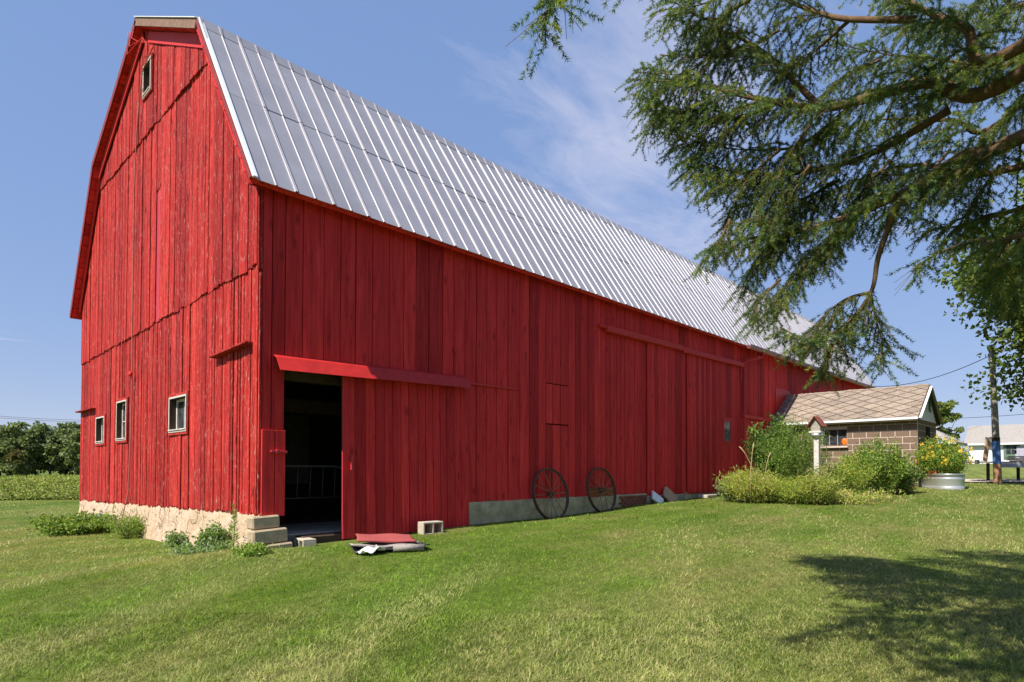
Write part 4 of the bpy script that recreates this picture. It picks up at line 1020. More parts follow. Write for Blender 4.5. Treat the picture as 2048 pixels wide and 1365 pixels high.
M_GREEN = flat('green_shutter', (.13, .19, .14), .6, 0, .1, 6)
wc = onX(2023, 905, hX); y0 = float(wc[1])
w_ = MB().box((hX - .04, y0, float(wc[2]) + .15), (.08, 1.15, 1.5)).build('window', M_GREEN, t)
for i in (-1, 1):
    for k in (0, 1): MB().box((hX - .09, y0 + i * .20, float(wc[2]) + .02 + k * .42), (.02, .34, .36)).build('pane', M_GLASS, w_)
dc = onX(2044, 905, hX); d_ = MB().box((hX - .05, float(dc[1]), hb + 1.35), (.1, .95, 2.1)).build('door', flat('lilac_door', (.40, .38, .46), .6), t)
MB().box((hX - .11, float(dc[1]) + .35, hb + 1.3), (.05, .05, .12)).build('handle', M_RUST, d_)
dc = onX(2100, 905, hX); w_ = MB().box((hX - .04, float(dc[1]), hb + 1.8), (.08, .9, 1.1)).build('window', M_GREEN, t)
MB().box((hX - .09, float(dc[1]), hb + 1.8), (.02, .7, .9)).build('pane', M_GLASS, w_)
t, cX, cl, crr, cb, c1_ = small_house('cream_cottage', 1820, 1900, 42, 940, 1.95, 1.0, 'cream cottage with grey hipped roof half hidden behind the block shed', flat('cream_wall', (.62, .53, .34), .8, 0, .08, 4), mR, hip=True, depth=3.6, over=.4)
wc = onX(1877, 905, cX); w_ = MB().box((cX - .03, float(wc[1]), float(wc[2]) + .1), (.06, .5, .9)).build('window', M_WHITE, t)
MB().box((cX - .065, float(wc[1]), float(wc[2]) + .1), (.02, .36, .76)).build('pane', M_GLASS, w_)

# ------------------------------------------------------------------ plants
def pal(n, cols, wts, var=.15):
    cols = np.array(cols); k = rng.choice(len(cols), n, p=np.array(wts) / np.sum(wts))
    return np.clip(cols[k] * (1 + rng.normal(0, var, (n, 1))) * (1 + rng.normal(0, var * .3, (n, 3))), .002, 1)
def unit(a): return a / (np.linalg.norm(a, axis=1, keepdims=True) + 1e-9)
def leaves(P, D, L, Wd, C, fold=.25):
    """leaf = rhombus of two folded faces; P base, D direction, L length, Wd width"""
    n = len(P); D = unit(D); up = rng.normal(0, 1, (n, 3)); S = unit(np.cross(D, up)); N = np.cross(S, D)
    L = np.broadcast_to(np.asarray(L, float).reshape(-1, 1), (n, 1)); Wd = np.broadcast_to(np.asarray(Wd, float).reshape(-1, 1), (n, 1))
    a = P; b = P + D * L * .5 + S * Wd * .5 + N * Wd * fold; c_ = P + D * L; d = P + D * L * .5 - S * Wd * .5 + N * Wd * fold
    V = np.stack([a, b, c_, d], 1).reshape(-1, 3); i = np.arange(n)[:, None] * 4
    F = np.concatenate([i + [0, 1, 2], i + [0, 2, 3]], 1).reshape(-1, 3)
    return V, F, np.repeat(C, 4, axis=0)
def merge(parts):
    V = []; F = []; C = []; o = 0
    for v_, f_, c_ in parts: V.append(v_); F.append(f_ + o); C.append(c_); o += len(v_)
    return np.concatenate(V), np.concatenate(F), np.concatenate(C)
G_MID = (.16, .26, .04); G_DARK = (.075, .14, .03); G_YEL = (.42, .43, .07); G_LIGHT = (.28, .38, .07); G_GREY = (.27, .36, .19); STRAW = (.55, .44, .20)
def bush(name, label, cx, cy, h, spread, nst, per, leaf, cols, wts, cat='shrub', group=None, arch=.5, lo=.15, stemr=.006, lean=(0, 0), wide=.35, dirup=.3, extra=None):
    z = g1(cx, cy); t = thing(name, (cx, cy, z), label, cat, group)
    st = MB(); PP = []; DD = []
    for k in range(nst):
        a = random.uniform(0, 2 * math.pi); rr_ = spread * math.sqrt(random.random()); hh = h * random.uniform(.6, 1.0) * (1 - .35 * (rr_ / spread) ** 2)
        b0 = np.array([cx + .35 * rr_ * math.cos(a), cy + .35 * rr_ * math.sin(a), z - .03]); tip = np.array([cx + rr_ * math.cos(a) + lean[0], cy + rr_ * math.sin(a) + lean[1], z + hh])
        mid = b0 * .45 + tip * .55 + np.array([-.2 * rr_ * math.cos(a) * arch, -.2 * rr_ * math.sin(a) * arch, h * .18 * arch])
        T = np.linspace(0, 1, 7)[:, None]; path = (1 - T) ** 2 * b0 + 2 * T * (1 - T) * mid + T ** 2 * tip
        st.tube([tuple(q) for q in path], [stemr * (1.1 - .8 * float(q)) for q in T[:, 0]], 4, smooth=True)
        u = lo + (1 - lo) * rng.random(per) ** .8; u = u[:, None]
        q = (1 - u) ** 2 * b0 + 2 * u * (1 - u) * mid + u ** 2 * tip
        d = unit(rng.normal(0, 1, (per, 3)) + np.array([0, 0, dirup])); off = rng.normal(0, 1, (per, 3)) * leaf * .9
        PP.append(q + off); DD.append(d)
    P = np.concatenate(PP); D = np.concatenate(DD); P[:, 2] = np.maximum(P[:, 2], z + .01)
    C = pal(len(P), cols, wts); V, F, C = leaves(P, D, leaf * rng.uniform(.6, 1.3, len(P)), leaf * wide * rng.uniform(.7, 1.3, len(P)), C)
    st.build('stems', M_STEM, t); fo_ = np_obj('foliage', V, F, M_LEAF, t, C); fo_['kind'] = 'stuff'
    return t
# weeds along the gable footing
def gy(px, py, X=-.3):
    p = onX(px, py, X); return float(p[0]), float(p[1])
x, y = gy(140, 1055, -.9); bush('weed_clump', 'wide clump of leafy green weeds at the far end of the gable footing', x, y, .40, .80, 60, 70, .075, [G_MID, G_LIGHT, G_DARK], [3, 3, 1], 'weeds', wide=.6, arch=1)
x, y = gy(195, 1050, -.4); bush('weed_clump', 'grey-green mallow weeds hugging the end of the footing', x, y, .42, .45, 30, 60, .07, [G_GREY, G_MID, G_LIGHT], [3, 2, 1], 'weeds', wide=.8, arch=1)
x, y = gy(262, 1078); bush('weed_clump', 'grassy weeds round the foot of the hanging cable', x, y, .42, .38, 40, 45, .10, [G_LIGHT, G_MID], [3, 2], 'weeds', wide=.14, dirup=1.2)
x, y = gy(352, 1092); bush('weed_plant', 'small round-leaved mallow plant at the middle of the footing', x, y, .26, .13, 14, 60, .045, [G_GREY, G_MID], [3, 2], 'weeds', wide=.9)
x, y = gy(428, 1108); bush('weed_plant', 'larger round-leaved mallow plant beside the tall spiky weed', x, y, .36, .18, 24, 70, .05, [G_GREY, G_MID, G_LIGHT], [3, 2, 1], 'weeds', wide=.9)
x, y = gy(400, 1108, -.55); bush('ground_weeds', 'low creeping weeds spread on the turf before the footing', x, y, .08, .5, 40, 30, .05, [G_GREY, G_MID], [2, 1], 'weeds', wide=.8)
x, y = gy(505, 1098, -.35); bush('weed_clump', 'low broad-leaved weeds by the stacked corner blocks', x, y, .12, .25, 26, 40, .045, [G_LIGHT, G_MID], [2, 1], 'weeds', wide=.6)
# tall spiky weed
x, y = gy(467, 1100, -.32); z = g1(x, y); t = thing('tall_weed', (x, y, z), 'single tall spiky weed standing against the pale footing', 'weeds')
MB().tube([(x, y, z - .02), (x + .01, y, z + .3), (x - .01, y + .01, z + .62)], [.009, .007, .003], 5).build('stem', M_STEM, t)
n = 130; u = rng.random(n); P = np.stack([x + rng.normal(0, .004, n), y + rng.normal(0, .004, n), z + .04 + .6 * u], 1); a = rng.random(n) * 6.28
D = np.stack([np.cos(a), np.sin(a), .25 + u * 1.2], 1); V, F, C = leaves(P, D, .13 - .07 * u, .016, pal(n, [G_LIGHT, G_MID, G_GREY], [3, 2, 1])); np_obj('leaves', V, F, M_LEAF, t, C)['kind'] = 'stuff'

# shrubs before the shed
def gp(px, py, d): p = at(px, py, d); return float(p[0]), float(p[1])
x, y = gp(1462, 985, 16.4); bush('weed_clump', 'dark grey-green weeds at the end of the tall sliding door', x, y, .75, .35, 22, 60, .10, [G_GREY, G_DARK], [2, 2], 'weeds', wide=.2)
x, y = gp(1502, 990, 15.7); bush('weed_mound', 'yellow-green mound of weeds sprawling at the barn wall', x, y, .80, .75, 130, 70, .11, [G_YEL, G_LIGHT, STRAW], [4, 2, 1], 'weeds', wide=.14, arch=1.5, dirup=.6)
x, y = gp(1575, 992, 15.4); bush('weed_mound', 'lower yellow-green weed mound spilling toward the lawn', x, y, .60, .80, 130, 60, .10, [G_YEL, G_LIGHT, G_MID], [4, 2, 1], 'weeds', wide=.14, arch=1.5, dirup=.6)
x, y = gp(1545, 970, 17.2); bush('shrub', 'dark glossy-leaved shrub against the red side door', x, y, 2.45, .7, 44, 150, .10, [G_DARK, G_MID], [3, 1], wide=.5)
x, y = gp(1585, 975, 16.6); bush('shrub', 'tall feathery bright green shrub beside the birdhouse', x, y, 2.45, .95, 95, 170, .07, [G_MID, G_LIGHT, G_DARK], [3, 2, 1], wide=.22, dirup=.8)
x, y = gp(1640, 985, 14.9); bush('shrub', 'yellowing weedy shrub in front of the birdhouse post', x, y, .95, .5, 60, 110, .06, [G_YEL, STRAW, G_LIGHT, G_MID], [3, 1, 2, 1], wide=.3, dirup=.8)
x, y = gp(1700, 980, 16.6); bush('shrub', 'pale yellow-green shrub under the shed window', x, y, 1.2, .65, 55, 100, .07, [G_YEL, G_LIGHT, G_MID], [2, 2, 1], wide=.3, dirup=.6)
x, y = gp(1752, 982, 17.0); bush('shrub', 'large leafy green shrub covering the block wall beside the window', x, y, 1.65, .8, 75, 140, .08, [G_MID, G_LIGHT, G_DARK, G_YEL], [3, 2, 1, 1], wide=.4, dirup=.6)
x, y = gp(1806, 980, 17.2); bush('shrub', 'dark-stemmed green shrub at the corner of the shed', x, y, .95, .45, 40, 100, .07, [G_MID, G_DARK, STRAW], [3, 2, 1], wide=.4)
x, y = gp(1690, 992, 15.6); bush('ground_weeds', 'trampled pale weeds along the edge of the lawn', x, y, .16, 1.5, 150, 26, .09, [G_YEL, STRAW, G_LIGHT], [2, 2, 2], 'weeds', wide=.25)
for k, (px, py, tx, ty, lb) in enumerate(((1515, 965, 1478, 893, 'dry curved weed stalk with drooping head by the downpipe'), (1500, 960, 1508, 885, 'dry upright weed stalk with thin head at the barn wall'), (1528, 962, 1542, 905, 'dry arching weed stalk reaching toward the dark shrub'))):
    b0 = at(px, py, 15.2); tp_ = at(tx, ty, 15.2); m_ = (b0 + tp_) / 2 + np.array([0, 0, .25])
    T = np.linspace(0, 1, 9)[:, None]; path = (1 - T) ** 2 * b0 + 2 * T * (1 - T) * m_ + T ** 2 * tp_
    path[0][2] = g1(b0[0], b0[1])
    tag(MB().tube([tuple(q) for q in path], [.008] * 6 + [.016, .018, .004], 5).build('dry_stalk', flat('dry_stalk_%d' % k, (.42, .33, .16), .9)), lb, 'weeds')
# flowers in the stock tank
t = bush('flowering_plant', 'mass of yellow daisies and foliage growing out of the stock tank', 18.6, -5.1, 1.65, .75, 95, 120, .075, [G_MID, G_LIGHT, G_YEL], [3, 2, 1], 'flowers', wide=.4, dirup=.6, lo=.3)
n = 90; a = rng.random(n) * 6.28; rr_ = .75 * np.sqrt(rng.random(n)); P = np.stack([18.45 + rr_ * np.cos(a), -5.15 + rr_ * np.sin(a), tz + .7 + .9 * rng.random(n) * (1 - .4 * (rr_ / .7) ** 2)], 1)
parts = []
for k in range(6):
    an = k * math.pi / 3; D = np.tile([-.4 + .2 * math.cos(an), math.sin(an), math.cos(an)], (n, 1)); parts.append(leaves(P, D, .055, .035, pal(n, [(.78, .50, .03), (.80, .60, .10)], [2, 1], .08), .05))
V, F, C = merge(parts); np_obj('blossoms', V, F, M_PETAL, t, C)['kind'] = 'stuff'
n = 14; P = np.stack([18.1 + rng.normal(0, .07, n), -4.95 + rng.normal(0, .08, n), tz + .46 + rng.random(n) * .08], 1); V, F, C = leaves(P, rng.normal(0, 1, (n, 3)), .08, .06, pal(n, [(.62, .12, .03)], [1])); np_obj('red_blossoms', V, F, M_PETAL, t, C)['kind'] = 'stuff'

# broad-leaved trees
def broad_tree(name, label, bx, by, h, cr_, trunk_r, nclump, per, leaf, cols, wts, group=None, base_frac=.25, barkm=None, zb=None, flat_=.8):
    z = g1(bx, by) if zb is None else zb; t = thing(name, (bx, by, z), label, 'tree', group)
    tr = MB(); top = Vector((bx + jit(.3), by + jit(.3), z + h * .72))
    tr.tube([Vector((bx, by, z - .2)).lerp(top, k / 5) + Vector((jit(.12), jit(.12), 0)) * trunk_r * 2 for k in range(6)], [trunk_r * (1.15 - .18 * k) for k in range(6)], 8)
    PP = []; cz_ = z + h * (base_frac + (1 - base_frac) / 2); hz = h * (1 - base_frac) / 2
    for k in range(nclump):
        d = unit(rng.normal(0, 1, (1, 3)))[0]; f = rng.random() ** .4; c_ = np.array([bx, by, cz_]) + d * np.array([cr_, cr_, hz]) * f
        if k % 3 == 0:
            a0 = Vector((bx, by, z + h * random.uniform(.25, .6))); tr.tube([a0, a0.lerp(Vector(c_), .5) + Vector((0, 0, -.04 * h)), Vector(c_)], [trunk_r * .35, trunk_r * .2, trunk_r * .06], 5)
        s_ = cr_ * random.uniform(.16, .34); m = int(per * random.uniform(.6, 1.3))
        q = unit(rng.normal(0, 1, (m, 3))) * (rng.random((m, 1)) ** .45) * s_ * np.array([1, 1, flat_ * .75]); PP.append(c_ + q)
    P = np.concatenate(PP); C = pal(len(P), cols, wts)
    D = rng.normal(0, 1, (len(P), 3)) + np.array([0, 0, -.3]); V, F, C = leaves(P, D, leaf * rng.uniform(.7, 1.3, len(P)), leaf * .75 * rng.uniform(.7, 1.3, len(P)), C)
    tr.build('trunk', barkm or M_GREYBARK, t); o = np_obj('crown', V, F, M_LEAF, t, C); o['kind'] = 'stuff'
    return t
x, y = gp(2350, 960, 17.5)
broad_tree('maple_tree', 'green maple tree whose leaves overhang the utility pole', x, y, 11.0, 4.75, .28, 230, 290, .17, [(.11, .16, .03), (.18, .22, .045), (.065, .10, .022)], [3, 2, 2], base_frac=.16)
x, y = gp(1880, 930, 62); broad_tree('yard_tree', 'bright green tree showing above the cream cottage roof', x, y, 7.2, 1.7, .16, 60, 130, .26, [(.15, .20, .04), (.22, .26, .055)], [2, 2], base_frac=.2)
far = [(-60, 200, 16.5, 9), (0, 215, 15, 8), (35, 190, 17, 8), (70, 205, 16, 8), (100, 195, 17.5, 9), (140, 200, 17, 8), (175, 190, 16, 8), (215, 205, 16, 8), (260, 200, 17, 9), (-130, 205, 16, 9), (20, 230, 17, 9), (120, 235, 18, 9)]
for px, d, h, r_ in far:
    p = at(px, 950, d); broad_tree('wood_tree', 'dark green broadleaf tree in the wood beyond the bean field', float(p[0]), float(p[1]), h * random.uniform(.94, 1.04), r_ * .85, .35, 110, 70, 1.0, [(.17, .215, .085), (.23, .26, .10), (.11, .15, .06), (.27, .28, .12)], [3, 2, 2, 1], 'trees of the wood beyond the field', base_frac=.04)
p = at(33, 950, 172); broad_tree('wood_tree', 'small tan-green tree with bare trunk standing before the wood', float(p[0]), float(p[1]), 7.5, 2.0, .30, 26, 60, .7, [(.16, .13, .05), (.12, .12, .04)], [2, 1], base_frac=.55)
p = at(36, 950, 168); broad_tree('wood_bush', 'narrow olive bush before the wood beside the bare-trunked tree', float(p[0]), float(p[1]), 5.2, 1.0, .2, 26, 60, .6, [(.12, .14, .035), (.09, .11, .03)], [2, 1], base_frac=.0)

# bean field ---------------------------------------------------------
f0 = at(-250, 1003, 26.0); f1 = at(420, 999, 26.0); fd = unit((f1 - f0)[None, :2])[0]; fn = np.array([-fd[1], fd[0]])
if fn @ np.array([CF[0], CF[1]]) < 0: fn = -fn
n = 110000; u = rng.uniform(-12, 26, n); w = (rng.random(n) ** 2.6) * 120; pos = f0[:2] + fd * u[:, None] + fn * w[:, None]
keep = ~((pos[:, 0] > -.5) & (pos[:, 1] < 12.5)); pos = pos[keep]; w = w[keep]; n = len(pos)
ht = .78 + .22 * fbm(pos[:, 0] * .7, pos[:, 1] * .7, 3); P = np.c_[pos, gz(pos[:, 0], pos[:, 1]) + ht * (1 - rng.random(n) ** np.where(w < 3, 1.2, 3.0))]
sz = np.clip(.10 + w * .006, .1, .55); C = pal(n, [(.30, .35, .08), (.38, .38, .10), (.20, .27, .055), (.42, .36, .14)], [3, 2, 2, 1])
V, F, C = leaves(P, rng.normal(0, 1, (n, 3)) + np.array([0, 0, .2]), sz * rng.uniform(.7, 1.4, n), sz * .75, C)
tag(np_obj('bean_field', V, F, M_LEAF, None, C), 'field of waist-high yellowing bean plants beyond the lawn', 'crop', kind='stuff')
us = np.linspace(-14, 60, 40); wsx = np.array([.5, 2, 5, 10, 20, 40, 80, 125]); V = []
for w_ in wsx:
    for u_ in us: q = f0[:2] + fd * u_ + fn * w_; V.append((q[0], q[1], g1(q[0], q[1]) + (.05 if w_ < 1 else .62)))
m = len(us); F = [(i * m + k, i * m + k + 1, (i + 1) * m + k + 1, (i + 1) * m + k) for i in range(len(wsx) - 1) for k in range(m - 1)]
tag(MB().add(V, F, True).build('bean_canopy', flat('bean_leaf_mass', (.13, .16, .035), .9, 0, .4, 2.5)), kind='structure')

# ------------------------------------------------------------------ spruce
tb = CP + 4.2 * CR + 1.9 * CF; TX, TY = float(tb[0]), float(tb[1]); TZ = g1(TX, TY)
spruce = thing('spruce_tree', (TX, TY, TZ), 'big spruce tree with long drooping limbs hanging over the lawn', 'tree')
def tpt(z): return np.array([TX + .02 * (z - TZ), TY, z])
MB().tube([tpt(TZ - .2 + k * 1.6) for k in range(11)], [.30 - .027 * k for k in range(11)], 12).build('trunk', M_BARK, spruce)
def spline(pts, n):
    pts = np.asarray(pts, float); m = len(pts); out = []
    ext = np.vstack([2 * pts[0] - pts[1], pts, 2 * pts[-1] - pts[-2]])
    for i in range(m - 1):
        p0, p1, p2, p3 = ext[i], ext[i + 1], ext[i + 2], ext[i + 3]
        for t_ in np.linspace(0, 1, n, endpoint=False): out.append(.5 * ((2 * p1) + (-p0 + p2) * t_ + (2 * p0 - 5 * p1 + 4 * p2 - p3) * t_ ** 2 + (-p0 + 3 * p1 - 3 * p2 + p3) * t_ ** 3))
    out.append(pts[-1]); return np.array(out)
twig_wood = MB(); SEG = []                                # SEG: (a, b, weight, shade) axis pieces that carry needles
def sub(path, total, r0, dens, lenf, bare, droop, vis=True, par_r=.0):
    over = vis is None; vis = bool(vis)
    """secondary branchlets with needled twigs along a limb path"""
    seg = np.linalg.norm(np.diff(path, axis=0), axis=1); cum = np.r_[0, np.cumsum(seg)]; Ltot = cum[-1]
    s_ = bare * Ltot; side = 1
    while s_ < Ltot:
        i = min(np.searchsorted(cum, s_) - 1, len(seg) - 1); i = max(i, 0); f = (s_ - cum[i]) / seg[i]; p = path[i] * (1 - f) + path[i + 1] * f
        t_ = unit((path[i + 1] - path[i])[None])[0]; h = np.cross(t_, [0, 0, 1]); h = h / (np.linalg.norm(h) + 1e-6)
        rel = s_ / Ltot; side = -side
        ln = lenf * (1.0 - .55 * rel) * random.uniform(.55, 1.2)
        d = t_ * random.uniform(.35, .9) + h * side * random.uniform(.5, 1.1) + np.array([0, 0, random.uniform(-.6, .35)])
        d = d / np.linalg.norm(d); nseg = 5; q = [p]; dd = d.copy()
        for k in range(nseg): dd = dd + np.array([0, 0, -droop * random.uniform(.5, 1.4) / nseg]); dd /= np.linalg.norm(dd); q.append(q[-1] + dd * ln / nseg)
        q = np.array(q)
        if vis: twig_wood.tube([tuple(k) for k in q], [.006, .005, .004, .0035, .003, .002], 4, caps=False)
        for k in range(1, nseg): SEG.append((q[k], q[k + 1], 2.0 if over else 1.0, rel))
        # tertiary twigs
        step = .058 if vis else (.085 if over else .13); u = .12 * ln; sd_ = 1
        while u < ln:
            k = min(int(u / ln * nseg), nseg - 1); b0 = q[k] + (q[k + 1] - q[k]) * (u / ln * nseg - k); tt = unit((q[k + 1] - q[k])[None])[0]
            hh = np.cross(tt, [0, 0, 1]); hh /= (np.linalg.norm(hh) + 1e-6); sd_ = -sd_
            l3 = random.uniform(.12, .30) * (1.05 - .5 * u / ln) * (1 if vis else 1.4)
            d3 = tt * random.uniform(.5, 1.0) + hh * sd_ * random.uniform(.5, 1.0) + np.array([0, 0, random.uniform(-.7, .25)]); d3 /= np.linalg.norm(d3)
            m_ = b0 + d3 * l3 * .5; e = m_ + (d3 + np.array([0, 0, -.25])) * l3 * .5
            if random.random() < .90: SEG.append((b0, m_, 2.0 if over else 1.0, rel)); SEG.append((m_, e, 2.0 if over else 1.0, rel))
            elif vis: twig_wood.tube([tuple(b0), tuple(e)], [.0025, .0015], 3, caps=False)
            u += step * random.uniform(.6, 1.4)
        s_ += random.uniform(.6, 1.4) / (dens * (2.5 if vis else 1.3))
    SEG.append((path[-2], path[-1], 1.0, 1.0))
def limb(px, hz=None, r0=.045, dens=11, lenf=.62, bare=.1, droop=.7, start=None):
    pts = [at(*q) for q in px]
    if start is not None: pts = [tpt(start)] + pts
    path = spline(pts, 8); L_n = len(path)
    MB().tube([tuple(p) for p in path], [max(.005, r0 * (1 - .93 * k / (L_n - 1))) for k in range(L_n)], 7).build('limb', M_BARK, spruce)
    sub(path, 1, r0, dens, lenf, bare, droop)
    return path
limb([(2048, 145, 4.1), (1850, 165, 4.5), (1700, 207, 4.8), (1630, 216, 5.0), (1500, 195, 5.2), (1380, 165, 5.5), (1290, 165, 5.7)], r0=.06, bare=.52, start=4.0, lenf=.7)
limb([(1640, 215, 5.0), (1590, 165, 5.15), (1520, 100, 5.3), (1440, 60, 5.5), (1370, 50, 5.6)], r0=.030, bare=.15, lenf=.6)
limb([(1590, 190, 5.1), (1480, 235, 5.4), (1400, 245, 5.6), (1330, 215, 5.8), (1290, 195, 5.9)], r0=.022, bare=.1, lenf=.55)
limb([(2048, 90, 3.9), (1930, 55, 4.2), (1830, 10, 4.5), (1740, -60, 4.8)], r0=.055, bare=.6, start=3.9, lenf=.55)
limb([(1830, 40, 4.4), (1690, 38, 4.7), (1620, 20, 4.9), (1500, -20, 5.1), (1400, 10, 5.3), (1340, 20, 5.4)], r0=.026, bare=.3, lenf=.6)
limb([(1700, 40, 4.7), (1620, 110, 5.0), (1560, 140, 5.3)], r0=.016, bare=.1, lenf=.4)
limb([(2048, 272, 4.0), (1930, 312, 4.3), (1810, 385, 4.6), (1700, 432, 4.9), (1580, 468, 5.2), (1480, 480, 5.4), (1430, 495, 5.5)], r0=.055, bare=.5, start=3.0, lenf=.66)
limb([(1800, 395, 4.6), (1758, 510, 4.75), (1742, 585, 4.8), (1690, 650, 4.85), (1620, 680, 4.9), (1560, 655, 5.0)], r0=.024, bare=.42, lenf=.42, droop=.9)
limb([(1742, 590, 4.8), (1752, 640, 4.8), (1765, 690, 4.8), (1758, 720, 4.8)], r0=.010, bare=.2, lenf=.3, dens=12, droop=1.2)
limb([(1690, 650, 4.85), (1670, 690, 4.8), (1650, 730, 4.8)], r0=.010, bare=.1, lenf=.34, dens=13, droop=1.3)
limb([(1700, 432, 4.9), (1640, 500, 5.0), (1580, 560, 5.1), (1540, 620, 5.2)], r0=.018, bare=.1, lenf=.45, droop=1.2)
limb([(1620, 455, 5.1), (1540, 490, 5.3), (1500, 540, 5.4), (1490, 580, 5.4)], r0=.014, bare=.1, lenf=.42, droop=1.2)
limb([(1900, 220, 4.6), (1760, 300, 4.9), (1640, 340, 5.2), (1520, 350, 5.5), (1420, 330, 5.7), (1350, 270, 5.8)], r0=.03, bare=.12, lenf=.62, droop=.9)
limb([(1700, 215, 5.2), (1600, 290, 5.4), (1500, 300, 5.6), (1400, 290, 5.8)], r0=.02, bare=.05, lenf=.6, droop=1.1)
limb([(2048, 205, 4.8), (1900, 240, 5.2), (1760, 240, 5.6), (1640, 270, 5.9)], r0=.03, bare=.2, start=4.6, lenf=.6, droop=1.1)
limb([(2060, 330, 4.8), (1950, 350, 5.1), (1840, 330, 5.5), (1740, 350, 5.8), (1640, 400, 6.0)], r0=.03, bare=.15, lenf=.6, droop=1.2)
limb([(1680, 360, 5.4), (1600, 400, 5.5), (1500, 410, 5.7), (1450, 430, 5.8)], r0=.018, bare=.05, lenf=.55, droop=1.1)
limb([(2060, 465, 3.9), (1960, 480, 4.2), (1880, 505, 4.4), (1830, 535, 4.5)], r0=.022, bare=.35, start=2.3, lenf=.34, droop=.8, dens=10)
limb([(2070, 510, 4.2), (2000, 540, 4.4), (1965, 562, 4.5)], r0=.016, bare=.2, start=2.2, lenf=.36, droop=.9)
limb([(2080, 400, 4.4), (1980, 430, 4.7), (1900, 455, 5.0), (1850, 440, 5.2)], r0=.022, bare=.25, start=2.6, lenf=.45, droop=1.0)
limb([(2100, 60, 4.6), (1990, 130, 5.0), (1880, 120, 5.4), (1780, 110, 5.8), (1680, 90, 6.0)], r0=.03, bare=.2, start=4.4, lenf=.6, droop=1.0)
limb([(2120, -40, 4.6), (1990, -10, 5.0), (1900, 40, 5.5), (1800, 60, 5.9)], r0=.03, bare=.2, start=4.8, lenf=.6, droop=1.0)
limb([(2080, 540, 5.0), (2030, 590, 5.2), (2000, 600, 5.4)], r0=.014, bare=.1, start=2.4, lenf=.36, droop=1.0)
limb([(1420, -110, 3.3), (1250, -120, 3.15), (1140, -60, 3.05), (1100, 10, 3.0), (1088, 40, 3.0)], r0=.022, bare=.62, start=3.7, lenf=.26, droop=.9, dens=14)
for q in ([(1560, 60, 5.4), (1470, 110, 5.6), (1380, 115, 5.8), (1320, 110, 5.9)], [(1500, 0, 5.2), (1420, 40, 5.4), (1340, 0, 5.5)], [(1500, 250, 5.6), (1420, 220, 5.7), (1330, 230, 5.8), (1300, 255, 5.8)],
          [(1560, 300, 5.2), (1470, 370, 5.4), (1410, 350, 5.5)], [(1620, 330, 4.9), (1560, 420, 5.1), (1490, 440, 5.3)], [(1780, 320, 5.3), (1720, 390, 5.3), (1660, 470, 5.4), (1600, 520, 5.5)], [(1900, 300, 5.2), (1840, 370, 5.2), (1780, 430, 5.3)],
          [(2000, 330, 4.7), (1950, 400, 4.8), (1920, 450, 4.9)], [(1990, 60, 5.6), (1900, 160, 5.8), (1840, 220, 5.9)], [(1760, 120, 5.6), (1680, 160, 5.7), (1600, 230, 5.8)], [(1560, 560, 5.1), (1520, 600, 5.1), (1510, 630, 5.1)], [(1742, 585, 4.8), (1690, 600, 4.9), (1640, 640, 5.0), (1600, 690, 5.0)],
          [(2060, 430, 5.2), (2010, 500, 5.2), (1990, 540, 5.2)], [(1480, 60, 5.3), (1400, 130, 5.5), (1350, 150, 5.6), (1290, 135, 5.7)], [(1460, 440, 5.4), (1440, 480, 5.4), (1425, 500, 5.4)], [(1620, 250, 5.0), (1560, 340, 5.1), (1530, 400, 5.2)]):
    limb(q, r0=.014, bare=.05, lenf=.5, droop=1.0, dens=9)
for (u_, z_, h_) in ((.2, 2.6, 3.0), (.6, 3.0, 3.2), (1.0, 3.6, 3.7), (1.6, 3.8, 3.9), (.9, 2.4, 3.0), (1.5, 2.9, 3.4), (2.2, 3.4, 3.8), (1.9, 2.4, 3.2), (.5, 2.0, 2.9), (1.3, 3.3, 4.2), (2.4, 2.9, 3.6), (.0, 2.2, 3.3), (.3, 1.6, 3.0), (.8, 1.5, 3.0), (1.3, 1.7, 3.1), (1.8, 1.7, 3.1), (.1, 2.9, 3.5), (1.2, 2.6, 3.3)):
    e = CP + CR * u_ + CF * z_ + np.array([0, 0, h_ + .25]); b0 = tpt(e[2] + .9); m_ = b0 * .45 + e * .55 + np.array([0, 0, .25])
    path = spline([b0, m_, e], 8); MB().tube([tuple(p) for p in path], [max(.006, .05 * (1 - .9 * i / (len(path) - 1))) for i in range(len(path))], 6).build('limb', M_BARK, spruce)
    sub(path, 1, .05, 5, .75, .3, .45, vis=None)
nvis = len(SEG)
# limbs outside the picture: the rest of the crown
for k in range(190):
    z = TZ + (random.uniform(3.2, 14.5) if k < 55 else random.uniform(3.6, 7.0)); a = random.uniform(0, 2 * math.pi); r_ = 4.8 * (1 - (z - TZ - 3) / 14) ** .8 * random.uniform(.75, 1.05)
    d = np.array([math.cos(a), math.sin(a), 0]); b0 = tpt(z); e = b0 + d * r_ + np.array([0, 0, -.25 * r_]); m_ = b0 + d * r_ * .5 + np.array([0, 0, .02 * r_])
    # keep clear of the view and of the camera itself
    bad = False
    for q in (e, m_ * .4 + e * .6, m_):
        rel = q - CP; dz_ = rel @ CF
        if dz_ > -.2 and abs(rel @ CR) < max(dz_, .3) * 1.0 + 1.2 and (rel @ CU) < max(dz_, .3) * .85 + 1.5: bad = True
    if bad: continue
    path = spline([b0, m_, e], 6); MB().tube([tuple(p) for p in path], [.05 * (1 - .9 * i / (len(path) - 1)) for i in range(len(path))], 6).build('limb', M_BARK, spruce)
    sub(path, 1, .05, 5, .8, .2, .8, vis=False)
twig_wood.build('twigs', M_BARK, spruce)['kind'] = 'stuff'
A0 = np.array([q[0] for q in SEG]); B0 = np.array([q[1] for q in SEG]); rel_ = np.array([q[3] for q in SEG])
